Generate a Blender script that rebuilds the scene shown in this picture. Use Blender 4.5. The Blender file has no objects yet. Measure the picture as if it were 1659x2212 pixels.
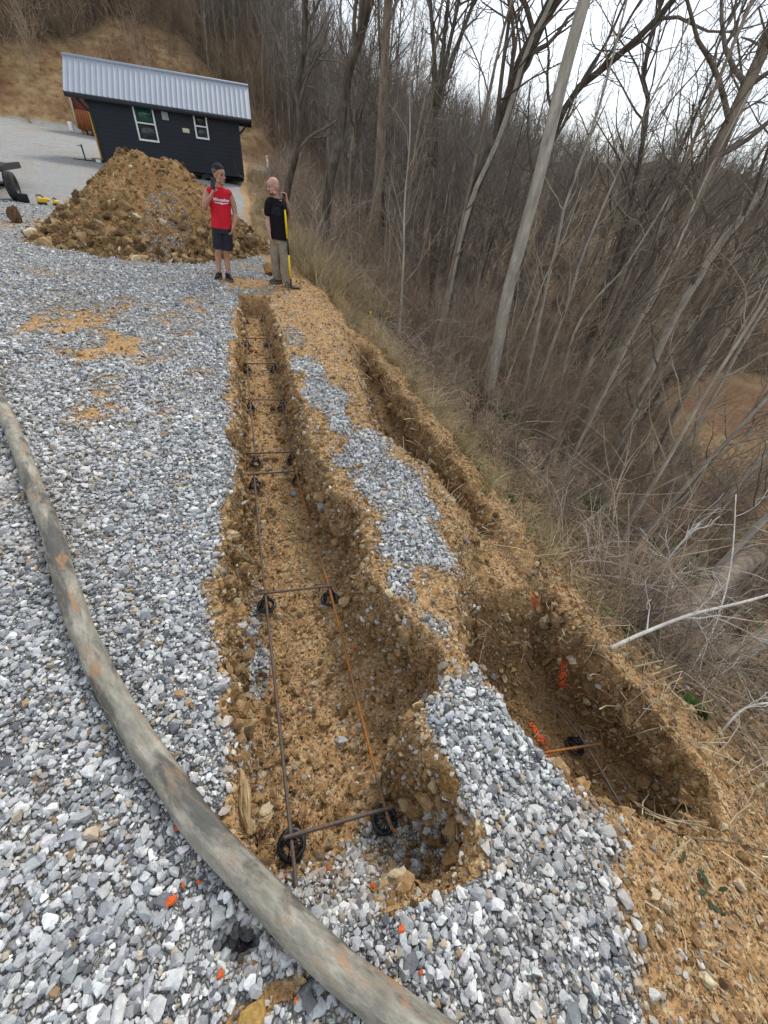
import bpy, bmesh, math, random
import numpy as np
from mathutils import Vector, Matrix, Euler
from mathutils.bvhtree import BVHTree

sc = bpy.context.scene
COL = sc.collection
R = math.radians
RNG = np.random.default_rng(7)
random.seed(7)

# ------------------------------------------------------------------ camera
CAM_H = 1.85
cam_d = bpy.data.cameras.new("camera")
cam_d.sensor_fit = 'VERTICAL'
cam_d.sensor_height = 36.0
cam_d.sensor_width = 27.0
cam_d.lens = 830.0 / 2212.0 * 36.0
cam_d.clip_start = 0.02
cam_d.clip_end = 2000
cam = bpy.data.objects.new("camera", cam_d)
COL.objects.link(cam)
C_R = Vector((0.95525, -0.26562, 0.13017)).normalized()
C_F = Vector((0.28544, 0.71233, -0.64117)).normalized()
C_U = C_R.cross(C_F)
cam.matrix_world = Matrix((
    (C_R.x, C_U.x, -C_F.x, 0),
    (C_R.y, C_U.y, -C_F.y, 0),
    (C_R.z, C_U.z, -C_F.z, CAM_H),
    (0, 0, 0, 1)))
sc.camera = cam

# ------------------------------------------------------------------ sky and sun (bright thin overcast)
SUN_EL, SUN_ROT = R(48), R(35)
world = bpy.data.worlds.new("World")
sc.world = world
world.use_nodes = True
nt = world.node_tree
nt.nodes.clear()
def wn(t, **k):
    n = nt.nodes.new(t)
    for a, b in k.items():
        setattr(n, a, b)
    return n
sky = wn('ShaderNodeTexSky', sky_type='NISHITA', sun_disc=False)
sky.sun_elevation = SUN_EL
sky.sun_rotation = SUN_ROT
sky.air_density = 1.0
sky.dust_density = 2.0
sky.ozone_density = 1.0
tc = wn('ShaderNodeTexCoord')
mp = wn('ShaderNodeMapping')
mp.inputs['Scale'].default_value = (1.0, 1.0, 2.2)
ns = wn('ShaderNodeTexNoise')
ns.inputs['Scale'].default_value = 2.6
ns.inputs['Detail'].default_value = 6
ns.inputs['Roughness'].default_value = 0.55
rp = wn('ShaderNodeValToRGB')
rp.color_ramp.elements[0].position = 0.30
rp.color_ramp.elements[0].color = (0.5, 0.5, 0.5, 1)
rp.color_ramp.elements[1].position = 0.66
rp.color_ramp.elements[1].color = (0.98, 0.98, 0.98, 1)
mx = wn('ShaderNodeMix', data_type='RGBA')
mx.inputs[7].default_value = (4.0, 4.22, 4.42, 1)
bg = wn('ShaderNodeBackground')
bg.inputs['Strength'].default_value = 0.13
out = wn('ShaderNodeOutputWorld')
L = nt.links.new
L(tc.outputs['Generated'], mp.inputs['Vector'])
L(mp.outputs['Vector'], ns.inputs['Vector'])
L(ns.outputs['Fac'], rp.inputs['Fac'])
L(rp.outputs['Color'], mx.inputs[0])
L(sky.outputs['Color'], mx.inputs[6])
L(mx.outputs[2], bg.inputs['Color'])
L(bg.outputs['Background'], out.inputs['Surface'])

sun_d = bpy.data.lights.new("sun", 'SUN')
sun_d.energy = 1.5
sun_d.angle = R(14)
sun_d.color = (1.0, 0.96, 0.9)
sun = bpy.data.objects.new("sun", sun_d)
COL.objects.link(sun)
# Nishita: rotation 0 puts the sun at +Y, growing clockwise seen from above
sdir = Vector((math.sin(SUN_ROT) * math.cos(SUN_EL), math.cos(SUN_ROT) * math.cos(SUN_EL), math.sin(SUN_EL)))
sun.rotation_euler = (-sdir).to_track_quat('-Z', 'Y').to_euler()
sun.location = (20, 20, 60)

sc.view_settings.view_transform = 'Standard'
sc.view_settings.look = 'None'
sc.view_settings.gamma = 1
sc.view_settings.exposure = 0.92
sc.cycles.use_denoising = True
sc.cycles.max_bounces = 6
sc.cycles.diffuse_bounces = 3
sc.cycles.glossy_bounces = 3
sc.cycles.transparent_max_bounces = 6
sc.cycles.caustics_reflective = False
sc.cycles.caustics_refractive = False

# ------------------------------------------------------------------ noise helpers
def _h(ix, iy, seed):
    n = (ix.astype(np.int64) * 374761393 + iy.astype(np.int64) * 668265263 + seed * 1442695041) & 0xffffffff
    n = ((n ^ (n >> 13)) * 1274126177) & 0xffffffff
    n = ((n ^ (n >> 16)) * 2246822519) & 0xffffffff
    return ((n ^ (n >> 15)) & 0xffffff) / float(0xffffff)

def vnoise(x, y, seed=0):
    x = np.asarray(x, float); y = np.asarray(y, float)
    ix = np.floor(x); iy = np.floor(y)
    fx = x - ix; fy = y - iy
    fx = fx * fx * fx * (fx * (fx * 6 - 15) + 10); fy = fy * fy * fy * (fy * (fy * 6 - 15) + 10)
    a = _h(ix, iy, seed); b = _h(ix + 1, iy, seed); c = _h(ix, iy + 1, seed); d = _h(ix + 1, iy + 1, seed)
    return (a * (1 - fx) + b * fx) * (1 - fy) + (c * (1 - fx) + d * fx) * fy

def fbm(x, y, seed=0, oct=4, gain=0.5):
    s = 0; a = 1; t = 0
    for o in range(oct):
        s = s + a * (vnoise(x * 2 ** o + o * 17.3, y * 2 ** o - o * 9.1, seed + o) - 0.5)
        t += a; a *= gain
    return s / t * 2          # about -1..1

def sstep(a, b, x):
    t = np.clip((x - a) / (b - a), 0, 1)
    return t * t * (3 - 2 * t)

# ------------------------------------------------------------------ terrain
# edges of the footing trench as (y, x)
TL = np.array([(-9, -.14), (.05, -.15), (.13, -.14), (.33, -.2), (.4, -.25), (.53, -.24), (.7, -.24), (.9, -.24), (1.14, -.26), (1.5, -.32), (1.74, -.3), (1.98, -.3), (2.22, -.28), (2.48, -.24), (2.93, -.25), (3.24, -.32), (3.59, -.27), (4.21, -.26), (5.17, -.3), (6.52, -.27), (8.2, -.25), (20, -.25)])
TR = np.array([(-9, .6), (.05, .60), (.11, .66), (.23, .69), (.38, .70), (.46, .61), (.6, .60), (.75, .78), (.92, .84), (1.19, .7), (1.45, .54), (1.76, .63), (2.1, .67), (2.35, .49), (2.74, .48), (3.3, .41), (4.12, .44), (5.08, .37), (6.2, .41), (7.15, .33), (8.38, .35), (20, .35)])
# lower trench: inner edge, outer edge, floor height
LI = np.array([(-2, 1.8), (-.08, 1.62), (.06, 1.3), (.2, 1.15), (.4, 1.0), (.55, .97), (.9, .97), (1.2, 1.04), (1.5, 1.1), (1.75, 1.2), (1.95, 1.42), (2.2, 1.55), (2.7, 1.52), (3.1, 1.2), (3.5, 1.02), (4.2, 1.12), (5, 1.2), (6, 1.35), (7, 1.5), (9, 1.6)])
LO = np.array([(-2, 2.3), (-.08, 2.28), (.2, 2.4), (.5, 2.32), (.9, 2.12), (1.4, 2.08), (2.2, 2.02), (3, 2.0), (4, 1.95), (5.5, 1.95), (7, 1.9), (9, 1.9)])
LF = np.array([(-2, -.98), (.9, -.98), (1.15, -.8), (1.5, -.42), (2.0, -.42), (2.5, -.72), (4, -.72), (6, -.62), (6.8, -.55), (9, -.5)])

def pad_z(y):
    q = np.clip(y, 12, 22) - 12
    return 0.003 * q * q + 0.06 * np.clip(y - 22, 0, 60)

def smax(a, b, k):
    h = np.clip(0.5 + 0.5 * (a - b) / k, 0, 1)
    return b * (1 - h) + a * h + k * h * (1 - h)

def crest(y):
    return 0.98 + 0.35 * sstep(7, 12, y) + 1.3 * sstep(18, 45, y)

def base_h(x, y):
    d = np.clip(x - crest(y), 0, None)
    drop = 0.51 * (np.sqrt(d * d + 0.16) - 0.4)
    z = pad_z(y) - drop
    val = -6.3 + 0.17 * np.clip(x - 15, 0, 70) + 0.085 * np.clip(y, -30, 90) + 0.9 * fbm(x / 11, y / 11, 31, 3)
    z = smax(z, val, 1.6)
    # hill with the cut bank behind the cabins
    yb = 50 + 0.10 * (x + 8) + 1.2 * fbm(x / 6, y / 30, 5, 2)
    u = np.clip(y - yb, 0, None)
    hf = 1 - sstep(-4, 24, x)
    up = np.where(u < 14, 0.62 * u, 8.68 + 0.33 * (u - 14))
    z = z + up * hf
    return z

def height(x, y):
    """final ground height, near ground with both trenches"""
    x = np.asarray(x, float); y = np.asarray(y, float)
    z = base_h(x, y)
    near = (1 - sstep(11, 16, y)) * (1 - sstep(5, 9, np.abs(x)))
    # slight waviness of the fill, rougher on soil
    z = z + 0.02 * fbm(x / 0.9, y / 0.9, 3, 3)
    soil = sstep(.9, 1.3, x)
    z = z + soil * near * (0.06 * fbm(x / .35, y / .35, 4, 4) + 0.02 * fbm(x / .08, y / .08, 14, 3))
    far = 1 - near
    z = z + far * sstep(1.5, 4, x) * 0.25 * fbm(x / 2.1, y / 2.1, 8, 4)
    # footing trench
    wob = 0.045 * fbm(x * 0 + y / .22, z * 0 + 3.3, 21, 4)
    wob2 = 0.06 * fbm(x * 0 + y / .2, z * 0 + 8.3, 22, 4) + .03 * fbm(x * 0 + y / .07, z * 0 + 2.3, 33, 3)
    xl = np.interp(y, TL[:, 0], TL[:, 1]) + wob
    xr = np.interp(y, TR[:, 0], TR[:, 1]) + wob2
    yw = 0.05 * fbm(x / .2, y * 0 + 1.2, 23, 3)
    # walls: left steep, right more collapsed
    batter_l = 0.075 + 0.05 * vnoise(y / .5, y * 0, 41)
    batter_r = 0.06 + 0.07 * vnoise(y / .45, y * 0, 42)
    inl = sstep(0, 1, (x - xl) / batter_l)
    inr = sstep(0, 1, (xr - x) / batter_r)
    far_end = sstep(0, .12, 8.36 + yw - y)
    near_end = 0.58 * sstep(.02, .075, y + yw * .6 - .03) + 0.42 * sstep(.08, .36, y + yw + .14 * sstep(.25, .55, x))
    m = inl * inr * far_end * near_end
    fl = -0.545 + 0.042 * np.clip(y - 3, 0, 6) + 0.022 * fbm(x / .3, y / .3, 24, 4) + 0.010 * fbm(x / .06, y / .06, 25, 3)
    # rubble banked against the walls
    rub = 0.15 * np.exp(-((xr - x) / .12) ** 2) * (0.3 + vnoise(y / .35, y * 0 + 4, 43)) + 0.09 * np.exp(-((x - xl) / .10) ** 2) * (0.2 + vnoise(y / .4, y * 0 + 9, 44))
    fl = fl + rub
    z = z * (1 - m) + np.minimum(z, fl) * m
    # the small washed out hole at the near left corner
    hd = np.sqrt(((x + .2) / .075) ** 2 + ((y - .1) / .05) ** 2)
    z = z - 0.26 * (1 - sstep(.5, 1.15, hd))
    # ragged lip of the trench
    lip = np.exp(-((x - xl) / .09) ** 2) + np.exp(-((x - xr) / .12) ** 2)
    z = z + np.where(y < 8.6, 1, 0) * np.where(y > -.1, 1, 0) * lip * 0.02 * fbm(x / .07, y / .07, 26, 3) * (1 - m)
    # lower trench on the slope
    w3 = 0.10 * fbm(y / .5, y * 0, 27, 5); w4 = 0.10 * fbm(y / .4, y * 0 + 5, 28, 5)
    xi = np.interp(y, LI[:, 0], LI[:, 1]) + w3
    xo = np.interp(y, LO[:, 0], LO[:, 1]) + w4
    gent = np.interp(y, [0, 1.0, 1.4, 2.2, 2.8, 3.6, 4.2], [.14, .16, .5, .45, .4, .55, .35])
    lm = sstep(0, 1, (x - xi) / gent) * sstep(0, 1, (xo - x) / .13)
    lm = lm * sstep(-.12, .02, y + .04 * fbm(x / .2, y * 0, 29, 3)) * sstep(0, .8, 7.4 - y)
    lf = np.interp(y, LF[:, 0], LF[:, 1]) + 0.04 * fbm(x / .25, y / .25, 30, 4)
    z = z * (1 - lm) + np.minimum(z, lf) * lm
    # overhanging grassy rim beyond the lower trench
    rim = np.exp(-((x - xo - .16) / .16) ** 2) * sstep(.2, 1.2, y) * sstep(0, 1.5, 7.8 - y)
    z = z + rim * (0.10 + 0.05 * fbm(x / .2, y / .2, 32, 3))
    return z

# materials of the ground as masks
SOIL_BLOBS = [  # x, y, rx, ry, strength on the gravel yard
    (-2.2, 6.4, .55, .9, .85), (-1.5, 5.3, .6, .55, .9), (-1.0, 6.5, .28, .8, .7), (-.85, 7.7, .25, .6, .7), (-1.45, 3.9, .35, .4, .8), (-1.0, 3.6, .25, .35, .65),
    (-2.6, 2.4, .5, .3, .6), (-1.75, 2.3, .3, .25, .5), (-1.9, 7.2, .5, .3, .6), (-.6, 4.6, .15, .3, .4), (-.55, 2.6, .1, .12, .55), (-.75, 2.1, .08, .06, .6),
    (-.62, 1.95, .07, .06, .6), (-.5, 1.5, .06, .05, .6), (-.56, 1.2, .06, .05, .6), (-.7, 1.1, .06, .05, .6), (-.85, .55, .09, .05, .5), (-.62, .45, .1, .06, .5), (-.45, .0, .12, .06, .6), (-.4, -.2, .1, .08, .5),
    (.1, 9.2, .9, .8, .75), (1.1, 8.6, .7, 1.0, 1.0), (-3.6, 11.8, 1.2, .5, .7), (-2.2, 10.2, .5, .25, .6), (.3, 10.8, .8, .5, .5), (-.5, 8.5, .4, .2, .5),
    (-.13, .075, .09, .05, 1.3), (-2.2, 14, 3.4, 3.0, 1.0), (-5.5, 13.0, 1.0, .6, .6),
    (-3.2, 8.8, .7, .25, .45), (-1.9, 8.6, .6, .2, .4)]
GRAV_BERM = [   # gravel still lying on the berm between the trenches
    (.78, .15, .36, .75, 1.0), (.7, -.45, .28, .5, 1.0), (.9, .45, .13, .3, 1.0), (.95, 1.75, .26, .36, 1.0), (1.05, 2.35, .32, .42, 1.0), (.88, 2.9, .26, .35, .95), (.78, 1.25, .13, .2, .7), (.95, .8, .12, .12, .8),
    (.68, 4.1, .25, .55, .95), (.62, 4.9, .2, .4, .75), (.75, 3.45, .12, .4, .8), (.55, 6.0, .2, .5, .45)]
TR_GRAV = [     # gravel fallen into the trench
    (.05, .14, .34, .16, .95), (.35, .2, .2, .14, .9), (-.14, 1.25, .07, .2, .7), (-.16, 1.75, .05, .35, .55), (.55, .18, .12, .1, .8), (-.1, 2.6, .06, .3, .3), (-.15, .7, .05, .15, .4)]

def blob(x, y, L_, warp=.16):
    x = np.asarray(x, float); y = np.asarray(y, float)
    wx = warp * fbm(x / .45, y / .45, 55, 4); wy = warp * fbm(x / .45 + 9, y / .45, 56, 4)
    x = x + wx; y = y + wy * 1.5
    m = np.zeros_like(x)
    for bx, by, rx, ry, s in L_:
        d = np.sqrt(((x - bx) / rx) ** 2 + ((y - by) / ry) ** 2)
        m = np.maximum(m, s * (1 - sstep(.55, 1.25, d)))
    return m

def gravel_mask(x, y):
    x = np.asarray(x, float); y = np.asarray(y, float)
    n = fbm(x / .5, y / .5, 51, 4); n2 = fbm(x / .12, y / .12, 52, 3)
    xl = np.interp(y, TL[:, 0], TL[:, 1]); xr = np.interp(y, TR[:, 0], TR[:, 1])
    intr = (y > .03) & (y < 8.4)
    yard = 1 - sstep(.55, .95, x + .25 * sstep(8, 9, y) + .15 * n) * 1.0
    # right limit of gravel in front of the trench
    yard = np.where(intr, 1 - sstep(-.02, .10, x - xl + .06 + .10 * n + .05 * n2), np.where(y <= .03, 1 - sstep(.84, .97, x + .12 * n + .06 * n2), yard))
    yard = np.where(y > 13, yard * (1 - sstep(-.4, .3, x + .35 * n - .5 * sstep(15, 13, y))), yard)
    g = yard * (1 - np.clip(blob(x, y, SOIL_BLOBS, .35) * (.86 + 1.3 * n + 1.2 * n2), 0, 1))
    berm = blob(x, y, GRAV_BERM) * sstep(.02, .10, x - xr + .05 + .08 * n2 + .05 * n)
    berm = np.clip(berm * (1.1 + .5 * n + .5 * n2), 0, 1)
    tg = np.clip(blob(x, y, TR_GRAV, .05) * (1 + .8 * n2 + .4 * n), 0, 1) * .9
    g = np.maximum(g, np.maximum(berm, tg))
    # yard reaches back past the cabins, its far edge at the bank
    g = g * (1 - sstep(49.5, 51, y - .1 * (x + 8)))
    return np.clip(g, 0, 1)

def litter_mask(x, y):
    n = fbm(x / .8, y / .8, 61, 4)
    l = sstep(2.25, 3.3, x - 1.0 * sstep(18, 45, y) + .5 * n) + 0 * y
    l = np.maximum(l, sstep(1.3, 2.2, x + .3 * n - 1.0 * sstep(18, 45, y)) * sstep(8.5, 11, y))
    l = np.maximum(l, .85 * sstep(-.1, .7, x + .5 * n) * sstep(14.5, 17, y))
    return np.clip(np.maximum(l, sstep(50, 52, y - .1 * (x + 8))), 0, 1)
def clearing(x, y): return np.clip((1 - sstep(.6, 1.2, np.sqrt(((x - 23) / 6) ** 2 + ((y - 10.5) / 4.0) ** 2) + .35 * fbm(x / 2, y / 2, 65, 3))), 0, 1)

def bank_mask(x, y):
    n = fbm(x / 5, y / 5, 71, 4)
    u = y - (50 + .1 * (x + 8))
    lim = np.interp(x, [-60, -30, -20, -14, -9, -5, 0, 3, 6], [4, 4.5, 6.5, 9.5, 13, 10, 5.5, 2.5, 0.0])
    return np.maximum(.8 * clearing(x, y), sstep(-1, .3, u) * (1 - sstep(-1.2, 1.2, u - lim + 2.0 * n)) * (x < 7))

def spaced(a, b, s):
    n = max(2, int(round((b - a) / s)) + 1)
    return np.linspace(a, b, n)[:-1]
def growing(a, b, s0, g):
    v = [a]; s = s0
    while v[-1] < b:
        v.append(v[-1] + s); s *= g
    return np.array(v)
gx = np.concatenate([-growing(3.2, 130, .09, 1.07)[::-1][:-1], spaced(-3.2, -.5, .06), spaced(-.5, 1.0, .016), spaced(1.0, 2.7, .022), growing(2.7, 150, .04, 1.045)])
gy = np.concatenate([-growing(1.2, 40, .07, 1.16)[::-1][:-1], spaced(-1.2, -.15, .035), spaced(-.15, 1.2, .018), spaced(1.2, 4, .026), spaced(4, 8.2, .045), spaced(8.2, 8.6, .02), growing(8.6, 190, .07, 1.035)])
GX, GY = np.meshgrid(gx, gy)
GZ = height(GX, GY)
# push the steep cut faces in and out so that they are lumpy, with small overhangs
_dzx = np.gradient(GZ, axis=1) / np.gradient(GX, axis=1); _dzy = np.gradient(GZ, axis=0) / np.gradient(GY, axis=0)
_st = sstep(.7, 2.2, np.hypot(_dzx, _dzy)) * (GY > -.3) * (GY < 9) * (GX > -.6) * (GX < 2.8)
_pk = np.sqrt(1 + _dzx ** 2 + _dzy ** 2)
_am = .050 * fbm(GY / .16 + GX / .9, GZ / .13, 141, 4) + .022 * fbm(GY / .05, GZ / .05 + GX / .2, 142, 3)
_hx, _hy = -_dzx / _pk, -_dzy / _pk
GX0, GY0 = GX, GY
GX = GX + _st * _am * _hx; GY = GY + _st * _am * _hy * .5

def obj(name, me, mat=None, parent=None):
    o = bpy.data.objects.new(name, me)
    if mat is not None and not me.materials:
        me.materials.append(mat)
    COL.objects.link(o)
    if parent is not None:
        o.parent = parent
    return o
def tag(o, label=None, cat=None, group=None, kind=None):
    if label: o["label"] = label
    if cat: o["category"] = cat
    if group: o["group"] = group
    if kind: o["kind"] = kind
    return o
def empty(name, loc=(0, 0, 0), rz=0.0):
    o = bpy.data.objects.new(name, None)
    o.empty_display_size = .1
    o.location = loc
    o.rotation_euler = (0, 0, rz)
    COL.objects.link(o)
    return o
def mesh_np(name, V, F, smooth=False):
    """V (n,3); F list of arrays (m,k) with the same k each, or one array"""
    if isinstance(F, np.ndarray): F = [F]
    F = [f for f in F if len(f)]
    me = bpy.data.meshes.new(name)
    V = np.asarray(V, np.float32)
    me.vertices.add(len(V))
    me.vertices.foreach_set("co", V.ravel())
    li = np.concatenate([f.ravel() for f in F]).astype(np.int32)
    tot = np.concatenate([np.full(len(f), f.shape[1], np.int32) for f in F])
    st = np.concatenate([[0], np.cumsum(tot)[:-1]]).astype(np.int32)
    me.loops.add(len(li)); me.loops.foreach_set("vertex_index", li)
    me.polygons.add(len(tot)); me.polygons.foreach_set("loop_start", st)
    me.update(calc_edges=True)
    me.validate()
    if smooth:
        me.polygons.foreach_set("use_smooth", np.ones(len(me.polygons), bool))
    return me
def set_attr(me, name, arr, typ='FLOAT', dom='POINT'):
    a = me.attributes.new(name, typ, dom)
    key = {'FLOAT': 'value', 'INT': 'value', 'FLOAT_VECTOR': 'vector', 'FLOAT_COLOR': 'color'}[typ]
    a.data.foreach_set(key, np.asarray(arr, np.int32 if typ == 'INT' else np.float32).ravel())

# ------------------------------------------------------------------ material helpers
class NT:
    def __init__(s, name):
        s.m = bpy.data.materials.new(name); s.m.use_nodes = True
        s.t = s.m.node_tree; s.t.nodes.clear()
        s.out = s.n('ShaderNodeOutputMaterial'); s.b = s.n('ShaderNodeBsdfPrincipled')
        s.l(s.b.outputs[0], s.out.inputs[0])
        s.b.inputs['Roughness'].default_value = .85
        s.b.inputs['Specular IOR Level'].default_value = .25
    def n(s, t, **k):
        n = s.t.nodes.new(t)
        for a, b in k.items(): setattr(n, a, b)
        return n
    def l(s, a, b): s.t.links.new(a, b)
    def put(s, sock, v):
        if isinstance(v, (int, float)): sock.default_value = v
        elif isinstance(v, (tuple, list)):
            sock.default_value = tuple(v) + ((1,) if len(v) == 3 and sock.type == 'RGBA' else ())
        else: s.l(v, sock)
    def coord(s, kind='Object'): return s.n('ShaderNodeTexCoord').outputs[kind]
    def pos(s): return s.n('ShaderNodeNewGeometry').outputs['Position']
    def mapv(s, v, scale=(1, 1, 1)):
        m = s.n('ShaderNodeMapping'); s.l(v, m.inputs['Vector']); m.inputs['Scale'].default_value = scale
        return m.outputs[0]
    def noise(s, v, scale, detail=4, rough=.55, dist=0):
        n = s.n('ShaderNodeTexNoise'); s.l(v, n.inputs['Vector'])
        n.inputs['Scale'].default_value = scale; n.inputs['Detail'].default_value = detail
        n.inputs['Roughness'].default_value = rough; n.inputs['Distortion'].default_value = dist
        return n.outputs['Fac']
    def vor(s, v, scale, feature='F1', out='Distance', rnd=1.0):
        n = s.n('ShaderNodeTexVoronoi', feature=feature); s.l(v, n.inputs['Vector'])
        n.inputs['Scale'].default_value = scale; n.inputs['Randomness'].default_value = rnd
        return n.outputs[out]
    def ramp(s, f, stops):
        r = s.n('ShaderNodeValToRGB'); s.l(f, r.inputs[0])
        e = r.color_ramp.elements
        while len(e) < len(stops): e.new(.5)
        for i, (p, c) in enumerate(stops):
            e[i].position = p
            e[i].color = (c, c, c, 1) if isinstance(c, (int, float)) else tuple(c) + (1,)
        return r.outputs['Color']
    def mix(s, f, a, b, mode='MIX'):
        m = s.n('ShaderNodeMix', data_type='RGBA', blend_type=mode)
        s.put(m.inputs[0], f); s.put(m.inputs[6], a); s.put(m.inputs[7], b)
        return m.outputs[2]
    def math(s, op, a, b=0.0, clamp=False):
        m = s.n('ShaderNodeMath', operation=op, use_clamp=clamp)
        s.put(m.inputs[0], a); s.put(m.inputs[1], b)
        return m.outputs[0]
    def attr(s, name, typ='GEOMETRY', out='Fac'):
        a = s.n('ShaderNodeAttribute', attribute_name=name, attribute_type=typ)
        return a.outputs[out]
    def bump(s, h, strength=.5, dist=.02, nrm=None):
        b = s.n('ShaderNodeBump'); s.l(h, b.inputs['Height'])
        b.inputs['Strength'].default_value = strength; b.inputs['Distance'].default_value = dist
        if nrm is not None: s.l(nrm, b.inputs['Normal'])
        return b.outputs[0]
    def base(s, c): s.put(s.b.inputs['Base Color'], c); return s
    def normal(s, nrm): s.l(nrm, s.b.inputs['Normal']); return s
    def set(s, **k):
        for a, v in k.items(): s.b.inputs[a.replace('_', ' ')].default_value = v
        return s

def simple(name, col, rough=.6, metal=0., var=.25, scale=8., bump=.0, bscale=40., spec=.3):
    m = NT(name); v = m.coord()
    n = m.noise(v, scale, 5)
    dark = tuple(c * (1 - var) for c in col); lite = tuple(min(1, c * (1 + var)) for c in col)
    m.base(m.ramp(n, [(.3, dark), (.7, lite)]))
    m.set(Roughness=rough, Metallic=metal)
    m.b.inputs['Specular IOR Level'].default_value = spec
    if bump: m.normal(m.bump(m.noise(v, bscale, 4), bump, .01))
    return m.m

def ground_material():
    m = NT("ground"); p = m.pos()
    g0 = m.attr('gravel'); red = m.attr('redsoil'); lit = m.attr('litter'); bk = m.attr('bank')
    # break up the edge of the gravel
    edge = m.noise(p, 14, 4, .6)
    g = m.ramp(m.math('ADD', g0, m.math('MULTIPLY', m.math('SUBTRACT', edge, .5), .7)), [(.40, 0.0), (.56, 1.0)])
    # gravel
    pv = m.mapv(p, (1, 1, .8))
    cell = m.vor(pv, 70, out='Color'); dist = m.vor(pv, 70, feature='DISTANCE_TO_EDGE')
    cellv = m.n('ShaderNodeSeparateColor'); m.l(cell, cellv.inputs[0])
    gcol = m.ramp(cellv.outputs[0], [(0, (0.184, 0.188, 0.198)), (.35, (0.356, 0.365, 0.369)), (.7, (0.540, 0.536, 0.522)), (1, (0.782, 0.764, 0.704))])
    gcol = m.mix(m.ramp(dist, [(.0, 1.0), (.12, 0.0)]), gcol, (.13, .125, .12))
    fine = m.noise(p, 9, 5)
    gcol = m.mix(m.ramp(m.noise(p, .9, 5, .6), [(.5, 0.0), (.72, .55)]), gcol, (.36, .27, .17))
    # soil
    big = m.noise(p, 1.6, 5, .6); mid = m.noise(p, 11, 6, .65); sm = m.noise(p, 60, 4, .6)
    scol = m.ramp(mid, [(.25, (0.213, 0.118, 0.050)), (.45, (0.412, 0.238, 0.103)), (.62, (0.529, 0.326, 0.160)), (.8, (0.659, 0.458, 0.258))])
    scol = m.mix(m.ramp(big, [(.42, 0.0), (.65, .55)]), scol, (.36, .205, .085))
    peb = m.vor(p, 55, out='Color'); pebs = m.n('ShaderNodeSeparateColor'); m.l(peb, pebs.inputs[0])
    scol = m.mix(m.ramp(pebs.outputs[1], [(.74, 0.0), (.80, .8)]), scol, (.58, .44, .26))
    scol = m.mix(m.ramp(sm, [(.35, .55), (.55, 0.0)]), scol, (.13, .07, .028))
    low_dark = m.attr('low_dark')
    scol = m.mix(m.math('MULTIPLY', low_dark, .75), scol, (.105, .056, .024))
    # woodland floor
    lc = m.vor(p, 16, out='Color'); lcs = m.n('ShaderNodeSeparateColor'); m.l(lc, lcs.inputs[0])
    lcol = m.ramp(lcs.outputs[0], [(0, (0.063, 0.045, 0.030)), (.4, (0.150, 0.102, 0.063)), (.75, (0.255, 0.173, 0.105)), (1, (0.390, 0.270, 0.165))])
    lcol = m.mix(m.ramp(m.noise(p, .55, 5, .6), [(.52, 0.0), (.68, .6)]), lcol, (.07, .085, .03))
    # cut bank: dry grass, raw soil
    bcol = m.ramp(m.noise(p, 1.1, 7, .7), [(.3, (0.104, 0.057, 0.031)), (.45, (0.232, 0.142, 0.067)), (.6, (0.348, 0.239, 0.128)), (.8, (0.488, 0.365, 0.221))])
    bcol = m.mix(m.ramp(m.noise(p, .16, 3), [(.5, 0.0), (.62, .8)]), bcol, (.20, .105, .06))
    bcol = m.mix(red, bcol, m.ramp(m.noise(p, 1.5, 6, .65), [(.3, (.10, .045, .03)), (.7, (.24, .115, .07))]))
    col = m.mix(lit, scol, lcol)
    col = m.mix(bk, col, bcol)
    col = m.mix(g, col, gcol)
    m.base(col)
    hs = m.math('ADD', m.math('MULTIPLY', mid, .7), m.math('MULTIPLY', sm, .35))
    hg = m.math('MINIMUM', dist, .25)
    hmix = m.n('ShaderNodeMix', data_type='FLOAT'); m.l(g, hmix.inputs[0]); m.l(hs, hmix.inputs[2]); m.l(hg, hmix.inputs[3])
    m.normal(m.bump(hmix.outputs[0], .9, .035))
    m.set(Roughness=.95)
    m.b.inputs['Specular IOR Level'].default_value = .12
    return m.m
M_GROUND = ground_material()

ny, nx = GX.shape
I = np.arange(ny * nx).reshape(ny, nx)
GF = np.stack([I[:-1, :-1], I[:-1, 1:], I[1:, 1:], I[1:, :-1]], -1).reshape(-1, 4)
GV = np.stack([GX, GY, GZ], -1)
gme = mesh_np("ground", GV.reshape(-1, 3), GF, True)
GG = gravel_mask(GX0, GY0); GL = litter_mask(GX, GY); GB = bank_mask(GX, GY)
# soil tinted darker low in the cuts, more so in the lower trench
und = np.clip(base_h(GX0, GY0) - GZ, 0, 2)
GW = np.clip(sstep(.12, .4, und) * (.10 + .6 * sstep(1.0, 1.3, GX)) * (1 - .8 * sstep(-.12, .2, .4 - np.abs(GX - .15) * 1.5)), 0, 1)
set_attr(gme, 'gravel', GG); set_attr(gme, 'litter', GL); set_attr(gme, 'bank', GB); set_attr(gme, 'low_dark', GW)
set_attr(gme, 'redsoil', np.clip(1 - sstep(.5, 1.1, np.hypot((GX0 + 21) / 4.2, (GY0 - 52) / 3.5) + .3 * fbm(GX0 / 2, GY0 / 2, 66, 4)) + .6 * sstep(.05, .4, fbm(GX0 / 7, GY0 / 4, 67, 3)) * sstep(57, 61, GY0), 0, 1))
ground = tag(obj("ground", gme, M_GROUND), kind='structure')

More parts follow.
